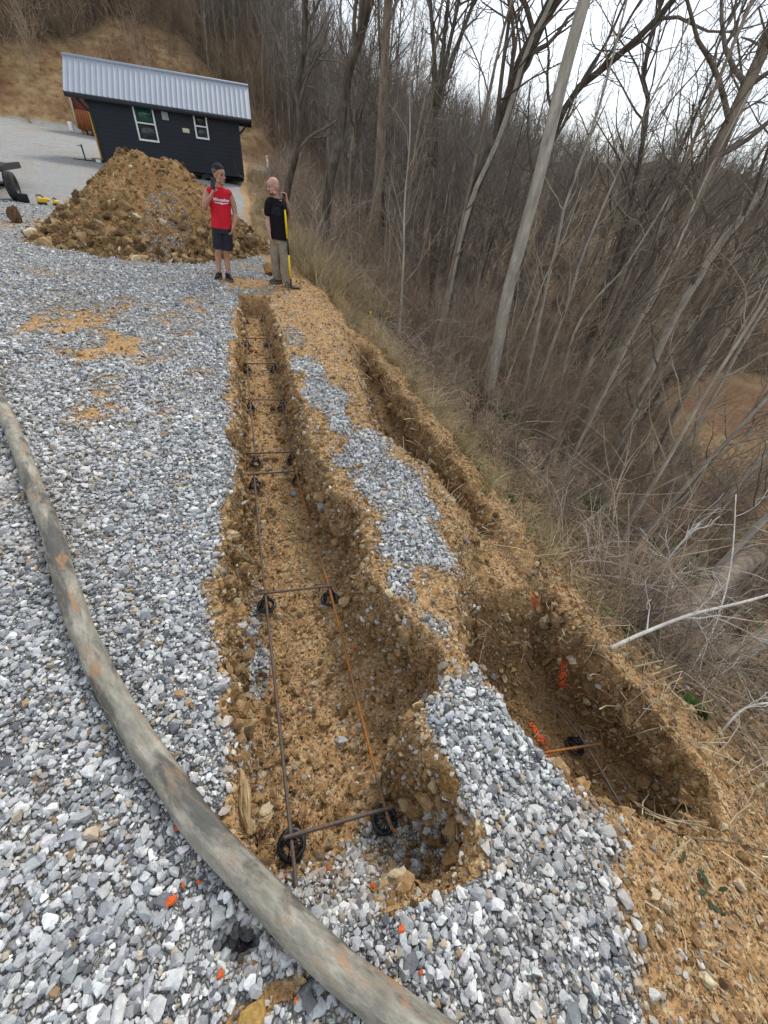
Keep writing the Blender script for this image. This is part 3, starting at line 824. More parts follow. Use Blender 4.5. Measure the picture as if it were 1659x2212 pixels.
# ------------------------------------------------------------------ dirt pile
def pile_h(x, y):
    cx = np.clip(x, -2.65, -1.75); 
    dx = x - cx; dy = y - 14.0 - .12 * (x + 2.1)
    rx = np.where(dx < 0, 2.05, 2.3); ry = np.where(dy < 0, 3.25, 3.2)
    r = np.sqrt((dx / rx) ** 2 + (dy / ry) ** 2)
    r = r * (1 + .10 * fbm(x / 1.3, y / 1.3, 111, 3))
    h = 1.78 * np.clip(1 - r, -.2, 1) ** 1.0 if False else 1.78 * np.sign(1 - r) * np.abs(1 - r) ** 1.08
    h = np.minimum(h, 1.62 + .25 * (h - 1.62))
    return h + .10 * fbm(x / .5, y / .5, 112, 4) * sstep(1.05, .8, r) + .04 * fbm(x / .14, y / .14, 113, 3)
px_ = np.linspace(-5.6, 1.3, 200); py_ = np.linspace(10.4, 17.6, 200)
PX, PY = np.meshgrid(px_, py_)
PH = pile_h(PX, PY)
BZ = height(PX, PY)
PZ = BZ + np.maximum(PH, -.12)
keep = (PH > -.10)
I2 = np.arange(PX.size).reshape(PX.shape)
PF = np.stack([I2[:-1, :-1], I2[:-1, 1:], I2[1:, 1:], I2[1:, :-1]], -1)
kf = keep[:-1, :-1] & keep[:-1, 1:] & keep[1:, 1:] & keep[1:, :-1]
PF = PF[kf]
PV = np.stack([PX, PY, PZ], -1).reshape(-1, 3)
used = np.unique(PF); rem = -np.ones(len(PV), int); rem[used] = np.arange(len(used))
def pile_mat():
    m = NT("pile_soil"); p = m.pos()
    mid = m.noise(p, 6, 6, .65); sm = m.noise(p, 45, 4, .6)
    c = m.ramp(mid, [(.28, (0.158, 0.087, 0.036)), (.48, (0.322, 0.189, 0.079)), (.66, (0.434, 0.271, 0.129)), (.82, (0.553, 0.377, 0.196))])
    c = m.mix(m.ramp(sm, [(.35, .5), (.55, 0.0)]), c, (.09, .05, .022))
    c = m.mix(m.ramp(m.noise(p, 1.1, 3), [(.5, 0.0), (.65, .5)]), c, (.24, .13, .05))
    m.base(c); m.set(Roughness=.95); m.b.inputs['Specular IOR Level'].default_value = .1
    m.normal(m.bump(m.math('ADD', mid, m.math('MULTIPLY', sm, .5)), .9, .06))
    return m.m
pile = tag(obj("dirt_pile", mesh_np("dirt_pile", PV[used], rem[PF], True), pile_mat()), "tall pile of brown lumpy dirt and rock heaped on the gravel before the dark cabin", "dirt pile")
rng = np.random.default_rng(21)
tri = PV[PF]
nr = np.cross(tri[:, 2] - tri[:, 0], tri[:, 3] - tri[:, 1]); ar = np.linalg.norm(nr, axis=1)
rr_ = pile_h(tri[:, 0, 0], tri[:, 0, 1])
w = ar * (1 + 1.2 * (rr_ < .35)) * (tri[:, 0, 1] < 15.6)
n = 18000
k = rng.choice(len(tri), n, p=w / w.sum())
u, v = rng.random((n, 1)), rng.random((n, 1))
P = (tri[k, 0] * (1 - u) + tri[k, 1] * u) * (1 - v) + (tri[k, 3] * (1 - u) + tri[k, 2] * u) * v
lowp = np.clip(1 - rr_[k] / 1.2, 0, 1)
size = np.clip(.027 * rng.pareto(2.3, n) + .02, .02, .24) * (.7 + .6 * lowp)
tint = pal(rng, n, [(0.337, 0.216, 0.100), (0.412, 0.271, 0.132), (0.239, 0.147, 0.067), (0.523, 0.377, 0.204), (0.747, 0.618, 0.422), (0.164, 0.102, 0.051)], [.3, .25, .2, .1, .05, .1], .15)
gp = (np.hypot((P[:, 0] + 1.75) / .5, (P[:, 2] - .55) / .6) < 1) & (rng.random(n) < .45) & (P[:, 1] < 14)
tint[gp] = pal(rng, int(gp.sum()), [(.55, .55, .56), (.4, .4, .42), (.7, .7, .69)], [1, 1, .6])
size[gp] = rng.uniform(.03, .06, gp.sum())
idx = rng.integers(0, 6, n); ch = rng.random(n) < .22; idx[ch] = rng.integers(6, 10, ch.sum())
tint[ch] *= 1.35
P[:, 2] += size * .12
tag(scatter("pile_clods", P, rng.uniform(0, 6.28, (n, 3)), np.repeat(size[:, None], 3, 1) * rng.uniform(.75, 1.25, (n, 3)), idx, c_clods, tint, pile), kind='stuff')

# ------------------------------------------------------------------ dark cabin on its trailer
M_SIDING = simple("dark_blue_black_siding", (.0105, .013, .021), .55, 0, .25, 1.2, .1, 60, .35)
M_TRIM = simple("dark_trim", (.028, .031, .036), .6, 0, .2, 3)
M_WHITE = simple("white_vinyl", (.78, .78, .77), .5, 0, .05, 4)
M_GREYMETAL = simple("galvanised_roofing", (.31, .34, .395), .62, 0, .06, .8, .05, 5, .5)
M_VENT = simple("vent_grey", (.42, .44, .45), .5, 0, .1, 5)
M_BEIGE = simple("beige_plastic", (.62, .58, .42), .5, 0, .08, 5)
M_STEEL = simple("black_steel", (.014, .015, .017), .5, .4, .3, 6, .1, 30, .4)
M_RUBBER = simple("tyre_rubber", (.045, .045, .046), .8, 0, .3, 9, .2, 60, .2)
M_GREYSTEEL = simple("grey_steel", (.10, .105, .105), .55, .3, .25, 6)
M_LUMBER = simple("lumber", (.34, .22, .11), .8, 0, .25, 3, .2, 30)
def glass_mat(name, col):
    m = NT(name); v = m.coord()
    n = m.noise(v, 2.2, 3, .5)
    m.base(m.ramp(n, [(.35, (.012, .014, .014)), (.55, col), (.75, tuple(c * .5 for c in col))]))
    m.set(Roughness=.06); m.b.inputs['Specular IOR Level'].default_value = .6
    return m.m
M_GLASS = glass_mat("window_glass", (.03, .05, .042))
M_GLASS_G = glass_mat("window_glass_green", (.02, .11, .07))

def lap_wall(w, h, lap=.165, th=.014):
    """lapped boards in the xz plane, facing -y"""
    m = MB(); n = int(math.ceil(h / lap))
    for i in range(n):
        z0, z1 = i * lap, min(h, (i + 1) * lap)
        a, b, c, d = (0, -th, z0), (w, -th, z0), (w, -.001, z1), (0, -.001, z1)
        m.quad(a, b, c, d); m.quad((0, -.001, z0), (w, -.001, z0), b, a)
        m.quad((0, -.001, z0), a, d, (0, -.001, z1)); m.quad(b, (w, -.001, z0), (w, -.001, z1), c)
    return m
def make_window(parent, x, z, w, h, green=False):
    fr = MB(); t = .075
    def bar(cx, cz, dx, dz): fr.box((cx, -.035, cz), (dx, .05, dz), bev=.006)
    bar(x + w / 2, z + t / 2, w, t); bar(x + w / 2, z + h - t / 2, w, t)
    bar(x + t / 2, z + h / 2, t, h - 2 * t); bar(x + w - t / 2, z + h / 2, t, h - 2 * t)
    bar(x + w / 2, z + h * .5, w - 2 * t, t * .75)
    f = fr.build("window", M_WHITE, parent)
    MB().box((x + w / 2, -.016, z + h * .75 - t * .05), (w - 2 * t + .01, .012, h * .5 - t * 1.2)).build("pane", M_GLASS_G if green else M_GLASS, f)
    MB().box((x + w / 2, -.018, z + h * .25 + t * .1), (w - 2 * t + .01, .012, h * .5 - t * 1.2)).build("pane", M_GLASS, f)
    return f
HL, HD, HH = 6.9, 2.55, 2.42
cab = tag(empty("tiny_house", (-6.82, 30.24, .93)), "dark blue-black tiny house on a trailer with grey metal roof and two white windows", "house", None)
cab.rotation_euler = (0, R(-2.1), R(-1.2))
walls = lap_wall(HL, HH)
wl = MB()
def side(m, x, flip, gable=True):
    lap = .165
    for i in range(int(HH / lap) + 1):
        z0, z1 = i * lap, min(HH, (i + 1) * lap)
        if z1 <= z0: continue
        o1, o2 = (-.014 if flip else .014), (-.001 if flip else .001)
        m.quad((x + o1, 0, z0), (x + o1, HD, z0), (x + o2, HD, z1), (x + o2, 0, z1))
        m.quad((x, 0, z0), (x, HD, z0), (x + o1, HD, z0), (x + o1, 0, z0))
    m.add([(x, 0, HH), (x, HD, HH), (x, HD / 2, HH + 1.08)], [[0, 1, 2]])
w_ = MB(); V, F = walls.arrays()
for f in F: w_.V and None
w_.add(V, F[0])
side(w_, 0, True); side(w_, HL, False)
w_.quad((HL, HD, 0), (0, HD, 0), (0, HD, HH), (HL, HD, HH))
w_.build("wall", M_SIDING, cab)
tr = MB()
for x in (-.02, HL + .02): tr.box((x, -.012, HH / 2), (.09, .05, HH), bev=.005)
tr.box((HL / 2, -.012, HH - .03), (HL - .10, .046, .12), bev=.005)
tr.build("corner_trim", M_TRIM, cab)
# roof
def roof_slope(m, x0, x1, ye, ze, yr, zr, pitch=.23):
    n = int((x1 - x0) / pitch)
    xs = []; hs = []
    for i in range(n):
        b = x0 + i * (x1 - x0) / n
        for dx, h in ((0, 0), (.012, .022), (.040, .022), (.052, 0)): xs.append(b + dx); hs.append(h)
    xs.append(x1); hs.append(0)
    xs = np.array(xs); hs = np.array(hs)
    ny_ = np.array([0, -(zr - ze), (yr - ye)]) if False else None
    L_ = math.hypot(yr - ye, zr - ze); nv = np.array([0, -(zr - ze) / L_, abs(yr - ye) / L_]) if yr > ye else np.array([0, (zr - ze) / L_, abs(yr - ye) / L_])
    a = np.stack([xs, np.full_like(xs, ye), np.full_like(xs, ze)], -1) + hs[:, None] * nv
    b = np.stack([xs, np.full_like(xs, yr), np.full_like(xs, zr)], -1) + hs[:, None] * nv
    k = len(xs); V = np.concatenate([a, b]); i = np.arange(k - 1)
    m.add(V, np.stack([i, i + 1, i + 1 + k, i + k], -1))
    lo = nv * .03
    V2 = np.array([a[0] - lo, a[-1] - lo, b[-1] - lo, b[0] - lo])
    m.add(V2, [[0, 1, 2, 3]])
RX0, RX1, YE, ZE, ZR = -.86, HL + .72, -.34, HH - .02, HH + 1.32
rf = MB(); roof_slope(rf, RX0, RX1, YE, ZE, HD / 2, ZR); roof_slope(rf, RX0, RX1, HD - YE, ZE, HD / 2, ZR)
roof = rf.build("roof", M_GREYMETAL, cab)
MB().tube([(RX0 - .01, HD / 2, ZR + .0), (RX1 + .01, HD / 2, ZR + .0)], .075, 10).build("ridge_cap", M_GREYMETAL, roof)
fc = MB()
fc.box(((RX0 + RX1) / 2, YE + .02, ZE - .10), (RX1 - RX0 - .02, .035, .15))
fc.box(((RX0 + RX1) / 2, HD - YE - .02, ZE - .10), (RX1 - RX0 - .02, .035, .15))
fc.box(((RX0 + RX1) / 2, YE / 2 + .01, ZE - .165), (RX1 - RX0 - .06, -YE - .02, .02))
for x in (RX0 + .02, RX1 - .02):
    for y0, y1 in ((YE, HD / 2), (HD - YE, HD / 2)):
        fc.add([(x - .02, y0, ZE - .17), (x - .02, y0, ZE - .03), (x - .02, y1, ZR - .04), (x - .02, y1, ZR - .2),
                (x + .02, y0, ZE - .17), (x + .02, y0, ZE - .03), (x + .02, y1, ZR - .04), (x + .02, y1, ZR - .2)],
               [[0, 1, 2, 3], [7, 6, 5, 4], [0, 4, 5, 1], [1, 5, 6, 2], [2, 6, 7, 3], [3, 7, 4, 0]])
fc.build("fascia", M_TRIM, roof)
make_window(cab, 1.92, 1.0, .95, 1.35, True)
make_window(cab, 4.72, 1.37, .66, .98)
v_ = MB().box((3.38, -.03, 2.06), (.30, .06, .30), bev=.012).build("vent", M_VENT, cab)
l_ = MB()
for i in range(4): l_.box((3.38, -.066, 1.97 + i * .06), (.22, .014, .03))
l_.build("louvre", M_VENT, v_)
MB().box((4.27, -.03, 1.62), (.33, .05, .17), bev=.012).build("outlet_cover", M_BEIGE, cab)
ch_ = MB()
ch_.box((HL / 2, .12, -.09), (HL, .1, .18)); ch_.box((HL / 2, HD - .12, -.09), (HL, .1, .18))
for x in (.3, 2.2, 4.2, 6.2): ch_.box((x, HD / 2, -.09), (.08, HD - .35, .12))
cha = ch_.build("trailer_frame", M_STEEL, cab)
tg = MB()
tg.box((-.75, HD / 2 - .62, -.10), (1.7, .09, .14), .34); tg.box((-.75, HD / 2 + .62, -.10), (1.7, .09, .14), -.34)
tg.box((-1.62, HD / 2, -.08), (.3, .12, .12), bev=.02)
tg.build("tongue", M_STEEL, cha)
jk = MB(); jk.tube([(-1.15, HD / 2 - .3, .55), (-1.15, HD / 2 - .3, -.6)], .035, 10); jk.box((-1.15, HD / 2 - .3, -.62), (.22, .22, .03)); jk.tube([(-1.15, HD / 2 - .3, .5), (-1.32, HD / 2 - .36, .5)], .015, 6)
jk.build("jack", M_STEEL, cha)
for xx in (4.1, 5.0):
    wb = MB(); wb.lathe([(.15, -.1), (.36, -.1), (.38, -.05), (.38, .05), (.36, .1), (.15, .1), (.15, -.1)], 24)
    wo = wb.build("wheel", M_RUBBER, cha, True); wo.rotation_euler = (R(90), 0, 0); wo.location = (xx, .16, -.36)
for sg, x0 in ((-1, -.02), (1, HL + .04)):
    pb = MB(); pb.tube([(x0, .05, HH - .62), (x0 + sg * .18, .03, HH - .5), (x0 + sg * .38, .0, HH - .28), (x0 + sg * .5, -.02, HH - .1)], .045, 8)
    pb.build("eave_bracket", M_TRIM, cab)
ptr = MB(); ptr.box((-.5, HD * .75, 0.03), (.9, 1.1, .06)); ptr.build("porch_floor", M_LUMBER, cab)
pp = MB(); pp.box((-.62, HD - .3, 1.0), (.14, .14, 1.95)); pp.build("porch_post", simple("yellow_wrap", (.55, .33, .05), .6), cab)
pw = MB(); pw.box((-.45, .75, -.28), (.25, .3, .62), bev=.02); pw.build("utility_tank", M_WHITE, cab)

# ------------------------------------------------------------------ red cabin farther back
M_RED = simple("dark_red_siding", (.135, .035, .026), .7, 0, .25, 2, .15, 30)
M_ORANGE = simple("orange_brown_boards", (.27, .085, .030), .7, 0, .25, 2.5, .15, 30)
red = tag(empty("cabin", (-12.05, 48.0, 2.15), R(-14)), "dark red cabin with orange-brown lower boards, mostly hidden behind the tiny house", "cabin")
rw = MB(); rw.box((2.2, 1.3, 1.47), (4.4, 2.6, 2.94)); rw.build("wall", M_RED, red)
ro = MB(); ro.box((2.2, -.02, .55), (4.42, .06, 1.15)); 
for i in range(22): ro.box((.1 + i * .2, -.06, .55), (.17, .03, 1.13))
ro.build("lower_boards", M_ORANGE, red)
rr2 = MB()
for s2 in (1, -1):
    y0, y1 = (-.35, 1.3) if s2 > 0 else (2.95, 1.3)
    rr2.add([(-.06, y0, 2.95), (4.5, y0, 2.95), (4.5, y1, 3.5), (-.06, y1, 3.5), (-.06, y0, 3.02), (4.5, y0, 3.02), (4.5, y1, 3.57), (-.06, y1, 3.57)], [[3, 2, 1, 0], [4, 5, 6, 7], [0, 1, 5, 4], [1, 2, 6, 5], [2, 3, 7, 6], [3, 0, 4, 7]])
rr2.build("roof", M_GREYMETAL, red)
make_window(red, 1.05, 1.62, .8, 1.25).location = (0, -.01, 0)
for x in (.25, 1.5, 2.8, 4.1):
    for y in (.2, 2.3): MB().box((x, y, -.16), (.35, .3, .34)).build("support_block", M_LUMBER, red)
rt = MB(); rt.box((-.06, -.05, 1.45), (.1, .1, 2.9)); rt.build("corner_trim", simple("pale_trim", (.55, .48, .38), .7), red)
MB().box((-.4, -.4, .05), (.28, .25, .55), bev=.04).build("utility_box", M_WHITE, red)

# ------------------------------------------------------------------ flatbed trailer at the left edge
trl = tag(empty("utility_trailer", (-6.62, 17.35, H1(-6.5, 17.3)), R(8)), "black steel flatbed trailer cut off by the left edge, one tyre showing", "trailer")
dk = MB(); dk.box((-1.5, 1.6, .62), (2.3, 4.6, .10)); dk.box((-1.5, -.72, .66), (2.36, .07, .16)); dk.box((-.36, 1.6, .66), (.06, 4.6, .16))
dk.build("deck", M_STEEL, trl)
br = MB()
br.tube([(-.02, -.22, .86), (-1.3, -.74, .30)], .035, 6); br.tube([(-.6, -.70, .62), (-1.9, -.72, .34)], .03, 6); br.box((.0, -.2, .80), (.07, .07, .30)); br.box((-1.1, -.3, .42), (1.5, .1, .1))
br.build("brace", M_GREYSTEEL, trl)
MB().tube([(-2.6, 0, .34), (0, 0, .34)], .04, 10).build("axle", M_STEEL, trl)
def wheel(x, parent):
    tb = MB(); tb.lathe([(.19, -.10), (.235, -.115), (.31, -.112), (.335, -.085), (.34, -.03), (.333, -.027), (.333, -.018), (.34, -.015), (.34, .015), (.333, .018), (.333, .027), (.34, .03), (.335, .085), (.31, .112), (.235, .115), (.19, .10), (.19, -.10)], 36)
    o = tb.build("wheel", M_RUBBER, parent, True); o.location = (x, 0, .34); o.rotation_euler = (0, R(90), 0)
    rb = MB(); rb.lathe([(.0, .03), (.07, .05), (.09, .02), (.17, .03), (.19, .09), (.20, .10)], 24); rb.lathe([(0, -.06), (.18, -.06), (.19, -.09)], 24)
    rb.build("rim", M_GREYSTEEL, o, True); return o
wheel(.08, trl); wheel(-2.65, trl)
MB().box((.28, -.2, .10), (.26, .2, .2), .2, bev=.02).build("wheel_chock", M_STEEL, trl)

# ------------------------------------------------------------------ small things
M_YEL = simple("tool_yellow", (.78, .50, .04), .5, 0, .12, 12)
for i, (x, y, a, lab) in enumerate([(-5.80, 17.05, .5, "larger of two small yellow and black tools lying on gravel left of the pile"), (-5.50, 17.2, 1.3, "smaller of two small yellow and black tools lying on gravel, nearer the pile")]):
    q = tag(empty("power_tool", (x, y, H1(x, y)), a), lab, "tool", "yellow tools on the gravel")
    s2 = 1.0 if i == 0 else .75
    m = MB(); m.box((0, 0, .115 * s2), (.24 * s2, .13 * s2, .12 * s2), bev=.03); m.tube([(.10 * s2, 0, .13 * s2), (.20 * s2, 0, .13 * s2)], [.05 * s2, .03 * s2], 12); m.build("body", M_YEL, q)
    m = MB(); m.box((-.02, 0, .03 * s2), (.22 * s2, .16 * s2, .055 * s2), bev=.012); m.build("base", M_BLACK, q)
    m = MB(); m.tube([(-.09 * s2, 0, .16 * s2), (-.12 * s2, 0, .22 * s2), (0, 0, .235 * s2), (.07 * s2, 0, .16 * s2)], .018, 8); m.build("handle", M_BLACK, q)
zz = H1(1.9, 40)
pst = tag(empty("pipe_post", (1.92, 40, zz)), "white plastic standpipe with a cap beside the wood right of the tiny house", "pipe")
MB().tube([(0, 0, -.1), (.0, 0, .5), (-.02, 0, .98)], .06, 12).build("pipe", M_WHITE, pst, True)
MB().tube([(-.02, 0, .94), (-.025, 0, 1.06)], .085, 12).build("cap", M_WHITE, pst, True)
blk = MB(); blk.box((0, 0, .16), (1.1, .4, .32), bev=.02); blk.box((.5, .1, .4), (.3, .3, .2), bev=.02)
o = blk.build("concrete_block", simple("pale_concrete", (.42, .43, .43), .9, 0, .2, 3, .3, 20)); o.location = (1.3, 38.6, H1(1.3, 38.6) - .03); o.rotation_euler = (0, 0, .1)
tag(o, "low pale grey concrete block beside the white standpipe", "block")
# yellow survey tape on a stem and an orange one by the rim
def tape(name, base, h, mat, label, cat, seed, group):
    q = tag(empty(name, base), label, cat, group)
    r2 = random.Random(seed)
    MB().tube([(0, 0, -.05), (.01, .01, h * .6), (.02, 0, h)], [.006, .005, .004], 6).build("stake", M_LUMBER, q)
    m = MB()
    for s2 in (-1, 1, .3):
        pts = [(.02, 0, h * .95)]
        for j in range(5):
            pts.append((pts[-1][0] + s2 * r2.uniform(.0, .03), pts[-1][1] + r2.uniform(-.02, .02), pts[-1][2] - r2.uniform(.02, .05)))
        Pp = np.array(pts); wv = np.array([.004, .014, .006])
        V = np.concatenate([Pp - wv, Pp + wv, Pp - wv + [.002, 0, 0], Pp + wv + [.002, 0, 0]]); k = len(Pp); i = np.arange(k - 1)
        m.add(V, np.concatenate([np.stack([i, i + 1, i + 1 + k, i + k], -1), np.stack([i + 2 * k, i + 3 * k, i + 1 + 3 * k, i + 1 + 2 * k], -1)]))
    m.tube([(.02, -.012, h * .93), (.02, .012, h * .97)], .018, 8)
    m.build("tape", mat, q)
    return q
tape("marker_tape", (2.30, 8.4, H1(2.3, 8.4)), .34, simple("yellow_tape", (.80, .66, .03), .5), "yellow marking tape tied to a twig on the grassy slope", "marking tape", 3, None)
tape("marker_tape", (1.89, 4.95, -.56), .22, M_PAINT, "orange marking tape low on the far wall of the lower trench", "marking tape", 5, None)

# ------------------------------------------------------------------ people
def skin_mat(name, col):
    m = NT(name); v = m.coord()
    n = m.noise(v, 9, 4)
    m.base(m.ramp(n, [(.3, tuple(c * .8 for c in col)), (.7, tuple(min(1, c * 1.12) for c in col))]))
    m.set(Roughness=.55); m.b.inputs['Specular IOR Level'].default_value = .3
    m.b.inputs['Subsurface Weight'].default_value = .08
    m.b.inputs['Subsurface Radius'].default_value = (.02, .008, .004)
    m.normal(m.bump(m.noise(v, 60, 3), .15, .004))
    return m.m
def cloth_mat(name, col, wr=.5):
    m = NT(name); v = m.coord()
    n = m.noise(v, 7, 5, .6, .5)
    m.base(m.ramp(n, [(.3, tuple(c * .8 for c in col)), (.7, tuple(min(1, c * 1.15) for c in col))]))
    m.set(Roughness=.9); m.b.inputs['Specular IOR Level'].default_value = .15
    m.normal(m.bump(m.noise(m.mapv(v, (1.2, 1.2, .55)), 11, 3, .5, .9), wr, .05))
    return m.m
M_SKIN1 = skin_mat("skin_tan", (.47, .255, .175)); M_SKIN2 = skin_mat("skin_pale", (.55, .31, .235))
M_REDSHIRT = cloth_mat("red_cotton", (.60, .022, .040)); M_SHORTS = cloth_mat("charcoal_nylon", (.030, .031, .043))
M_BLKSHIRT = cloth_mat("black_cotton", (.0115, .0115, .014)); M_KHAKI = cloth_mat("khaki_cotton", (.30, .26, .20), .9)
M_SHOE = simple("black_shoe", (.012, .012, .014), .7); M_SOLE = simple("grey_sole", (.16, .15, .14), .8)
M_BOOT = simple("brown_boot", (.10, .075, .055), .8, 0, .4, 12)
M_HAIR = simple("dark_grey_hair", (.017, .017, .018), .8, 0, .5, 60, .5, 120)
M_HAIR_G = simple("grey_temples", (.10, .095, .09), .6, 0, .3, 60, .4, 120)
M_EYE = simple("eye_dark", (.03, .02, .015), .2)
M_LIP = simple("lip", (.34, .13, .11), .5)
M_WHITEINK = simple("white_ink", (.80, .74, .75), .8)

def limb(m, P, r, k=14, sub=6):
    n = (len(P) - 1) * sub + 1
    Q = spline(P, n) if len(P) > 2 else np.linspace(P[0], P[1], n)
    P = np.asarray(P, float)
    d = np.concatenate([[0], np.cumsum(np.linalg.norm(np.diff(P, axis=0), axis=1))])
    rr = np.interp(np.linspace(0, d[-1], n), d, r)
    m.tube(Q, rr, k)
    for c, q in ((Q[0], rr[0]), (Q[-1], rr[-1])): ball(m, c, (q, q, q))
    return m
def ball(m, c, r, rot=None, sub=3):
    bm = bmesh.new(); bmesh.ops.create_icosphere(bm, subdivisions=sub, radius=1)
    for v in bm.verts:
        co = Vector((v.co.x * r[0], v.co.y * r[1], v.co.z * r[2]))
        v.co = rot @ co if rot else co
    return m.bm(bm, c)
def loft(m, rings, k=28, rz=0., pw=2.3):
    """rings of (x, y, z, rx, ry): super-ellipse sections, closed at both ends"""
    a = np.arange(k) * 2 * math.pi / k
    c, s = np.cos(a), np.sin(a)
    ex, ey = np.sign(c) * np.abs(c) ** (2 / pw), np.sign(s) * np.abs(s) ** (2 / pw)
    R_ = np.array(rings, float); n = len(R_) * 4
    t = np.linspace(0, len(R_) - 1, n)
    Q = np.stack([np.interp(t, np.arange(len(R_)), R_[:, i]) for i in range(5)], -1)
    X = Q[:, 3:4] * ex; Y = Q[:, 4:5] * ey
    V = np.stack([Q[:, 0:1] + X * math.cos(rz) - Y * math.sin(rz), Q[:, 1:2] + X * math.sin(rz) + Y * math.cos(rz), np.repeat(Q[:, 2:3], k, 1)], -1).reshape(-1, 3)
    i = np.arange(n - 1)[:, None] * k; j = np.arange(k)[None]; j2 = (j + 1) % k
    V = np.concatenate([V, Q[:1, :3], Q[-1:, :3]])
    base = m.n
    m.add(V, np.stack([i + j, i + j2, i + k + j2, i + k + j], -1).reshape(-1, 4))
    jj = np.arange(k)
    m.F[3] += [np.stack([np.full(k, n * k), (jj + 1) % k, jj], -1) + base, np.stack([np.full(k, n * k + 1), (n - 1) * k + jj, (n - 1) * k + (jj + 1) % k], -1) + base]
    m.mi[3] += [np.zeros(k, int), np.zeros(k, int)]
    return m
def fuse(m, name, mat, parent, voxel=.006, smooth=3):
    V, F = m.arrays()
    me = mesh_np(name + "_raw", V, F)
    o = bpy.data.objects.new(name + "_raw", me); COL.objects.link(o)
    md = o.modifiers.new("r", 'REMESH'); md.mode = 'VOXEL'; md.voxel_size = voxel
    if smooth:
        sm = o.modifiers.new("s", 'SMOOTH'); sm.iterations = smooth; sm.factor = .5
    dg = bpy.context.evaluated_depsgraph_get()
    me2 = bpy.data.meshes.new_from_object(o.evaluated_get(dg))
    bpy.data.objects.remove(o)
    me2.name = name; me2.materials.clear(); me2.materials.append(mat)
    me2.polygons.foreach_set("use_smooth", np.ones(len(me2.polygons), bool))
    return obj(name, me2, None, parent)
def hand(m, wrist, tip_dir, palm_n, side, curl=(.4, .5, .4), size=1.):
    """palm, four jointed fingers of unequal length and a thumb from the side of the palm"""
    d = Vector(tip_dir).normalized(); nrm = Vector(palm_n); nrm = (nrm - d * nrm.dot(d)).normalized()
    s = d.cross(nrm) * side
    w = Vector(wrist)
    for t in (-.9, -.3, .3, .9):
        limb(m, [tuple(w + d * .01 * size + s * t * .016 * size), tuple(w + d * .05 * size + s * t * .026 * size), tuple(w + d * .092 * size + s * t * .034 * size)], [.017 * size, .016 * size, .0125 * size], 8, 2)
    for k, (t, L_) in enumerate([(-1, .060), (-.35, .074), (.33, .080), (1, .072)]):
        p = w + d * (.09 + .006 * (1 - t * t)) * size + s * t * .034 * size
        pts = [p]; dd = (d + s * t * .12).normalized(); a = 0
        for q, (f, c) in enumerate(zip((.45, .32, .25), curl)):
            a = c * (1 + .12 * (k - 1.5))
            dd = (dd * math.cos(a) + nrm * math.sin(a)).normalized()
            pts.append(pts[-1] + dd * L_ * f * size)
        limb(m, [tuple(x) for x in pts], [.0095 * size, .0088 * size, .0082 * size, .0072 * size], 8, 2)
    p = w + d * .03 * size + s * .026 * size
    q1 = p + (d * .5 + s * .75 + nrm * .35).normalized() * .042 * size
    q2 = q1 + (d * .75 + s * .25 + nrm * .6).normalized() * .034 * size
    q3 = q2 + (d * .8 + nrm * .6).normalized() * .026 * size
    limb(m, [tuple(p), tuple(q1), tuple(q2), tuple(q3)], [.014 * size, .0115 * size, .010 * size, .008 * size], 8, 2)
def head_rot(yaw, pitch, roll=0): return (Matrix.Rotation(yaw, 3, 'Z') @ Matrix.Rotation(roll, 3, 'Y') @ Matrix.Rotation(pitch, 3, 'X'))
def head(m, c, rot, jaw=1.0):
    """facing -y before rotation"""
    c = Vector(c)
    def b(p, r, rr=None): ball(m, tuple(c + rot @ Vector(p)), r, rot @ rr if rr else rot)
    b((0, .015, .035), (.075, .096, .088)); b((0, .03, .0), (.068, .075, .075)); b((0, -.028, -.03), (.060 * jaw, .066, .085)); b((0, -.03, .04), (.064, .068, .062))
    b((0, -.062, -.092), (.032 * jaw, .030, .022)); b((.04, -.015, -.075), (.022, .042, .028)); b((-.04, -.015, -.075), (.022, .042, .028))
    b((0, -.097, -.004), (.0105, .016, .030), Matrix.Rotation(-.35, 3, 'X')); b((0, -.106, -.025), (.016, .015, .012))
    b((.024, -.083, .022), (.024, .016, .010)); b((-.024, -.083, .022), (.024, .016, .010))
    b((.042, -.066, -.022), (.020, .020, .018)); b((-.042, -.066, -.022), (.020, .020, .018))
    b((0, -.084, -.060), (.024, .012, .012)); b((0, -.080, -.072), (.02, .012, .008))
    for s in (-1, 1):
        b((s * .078, .014, -.004), (.009, .020, .031)); b((s * .074, .006, -.028), (.009, .012, .012))
def face_parts(c, rot, parent, brow_mat, beard=None):
    c = Vector(c)
    for s in (-1, 1):
        e = MB(); ball(e, tuple(c + rot @ Vector((s * .030, -.082, .004))), (.012, .009, .0075), rot); e.build("eye", M_EYE, parent, True)
        e = MB(); ball(e, tuple(c + rot @ Vector((s * .031, -.094, .027))), (.021, .008, .0055), rot); e.build("eyebrow", brow_mat, parent, True)
    e = MB(); ball(e, tuple(c + rot @ Vector((0, -.0925, -.0635))), (.021, .008, .0065), rot); e.build("lips", M_LIP, parent, True)
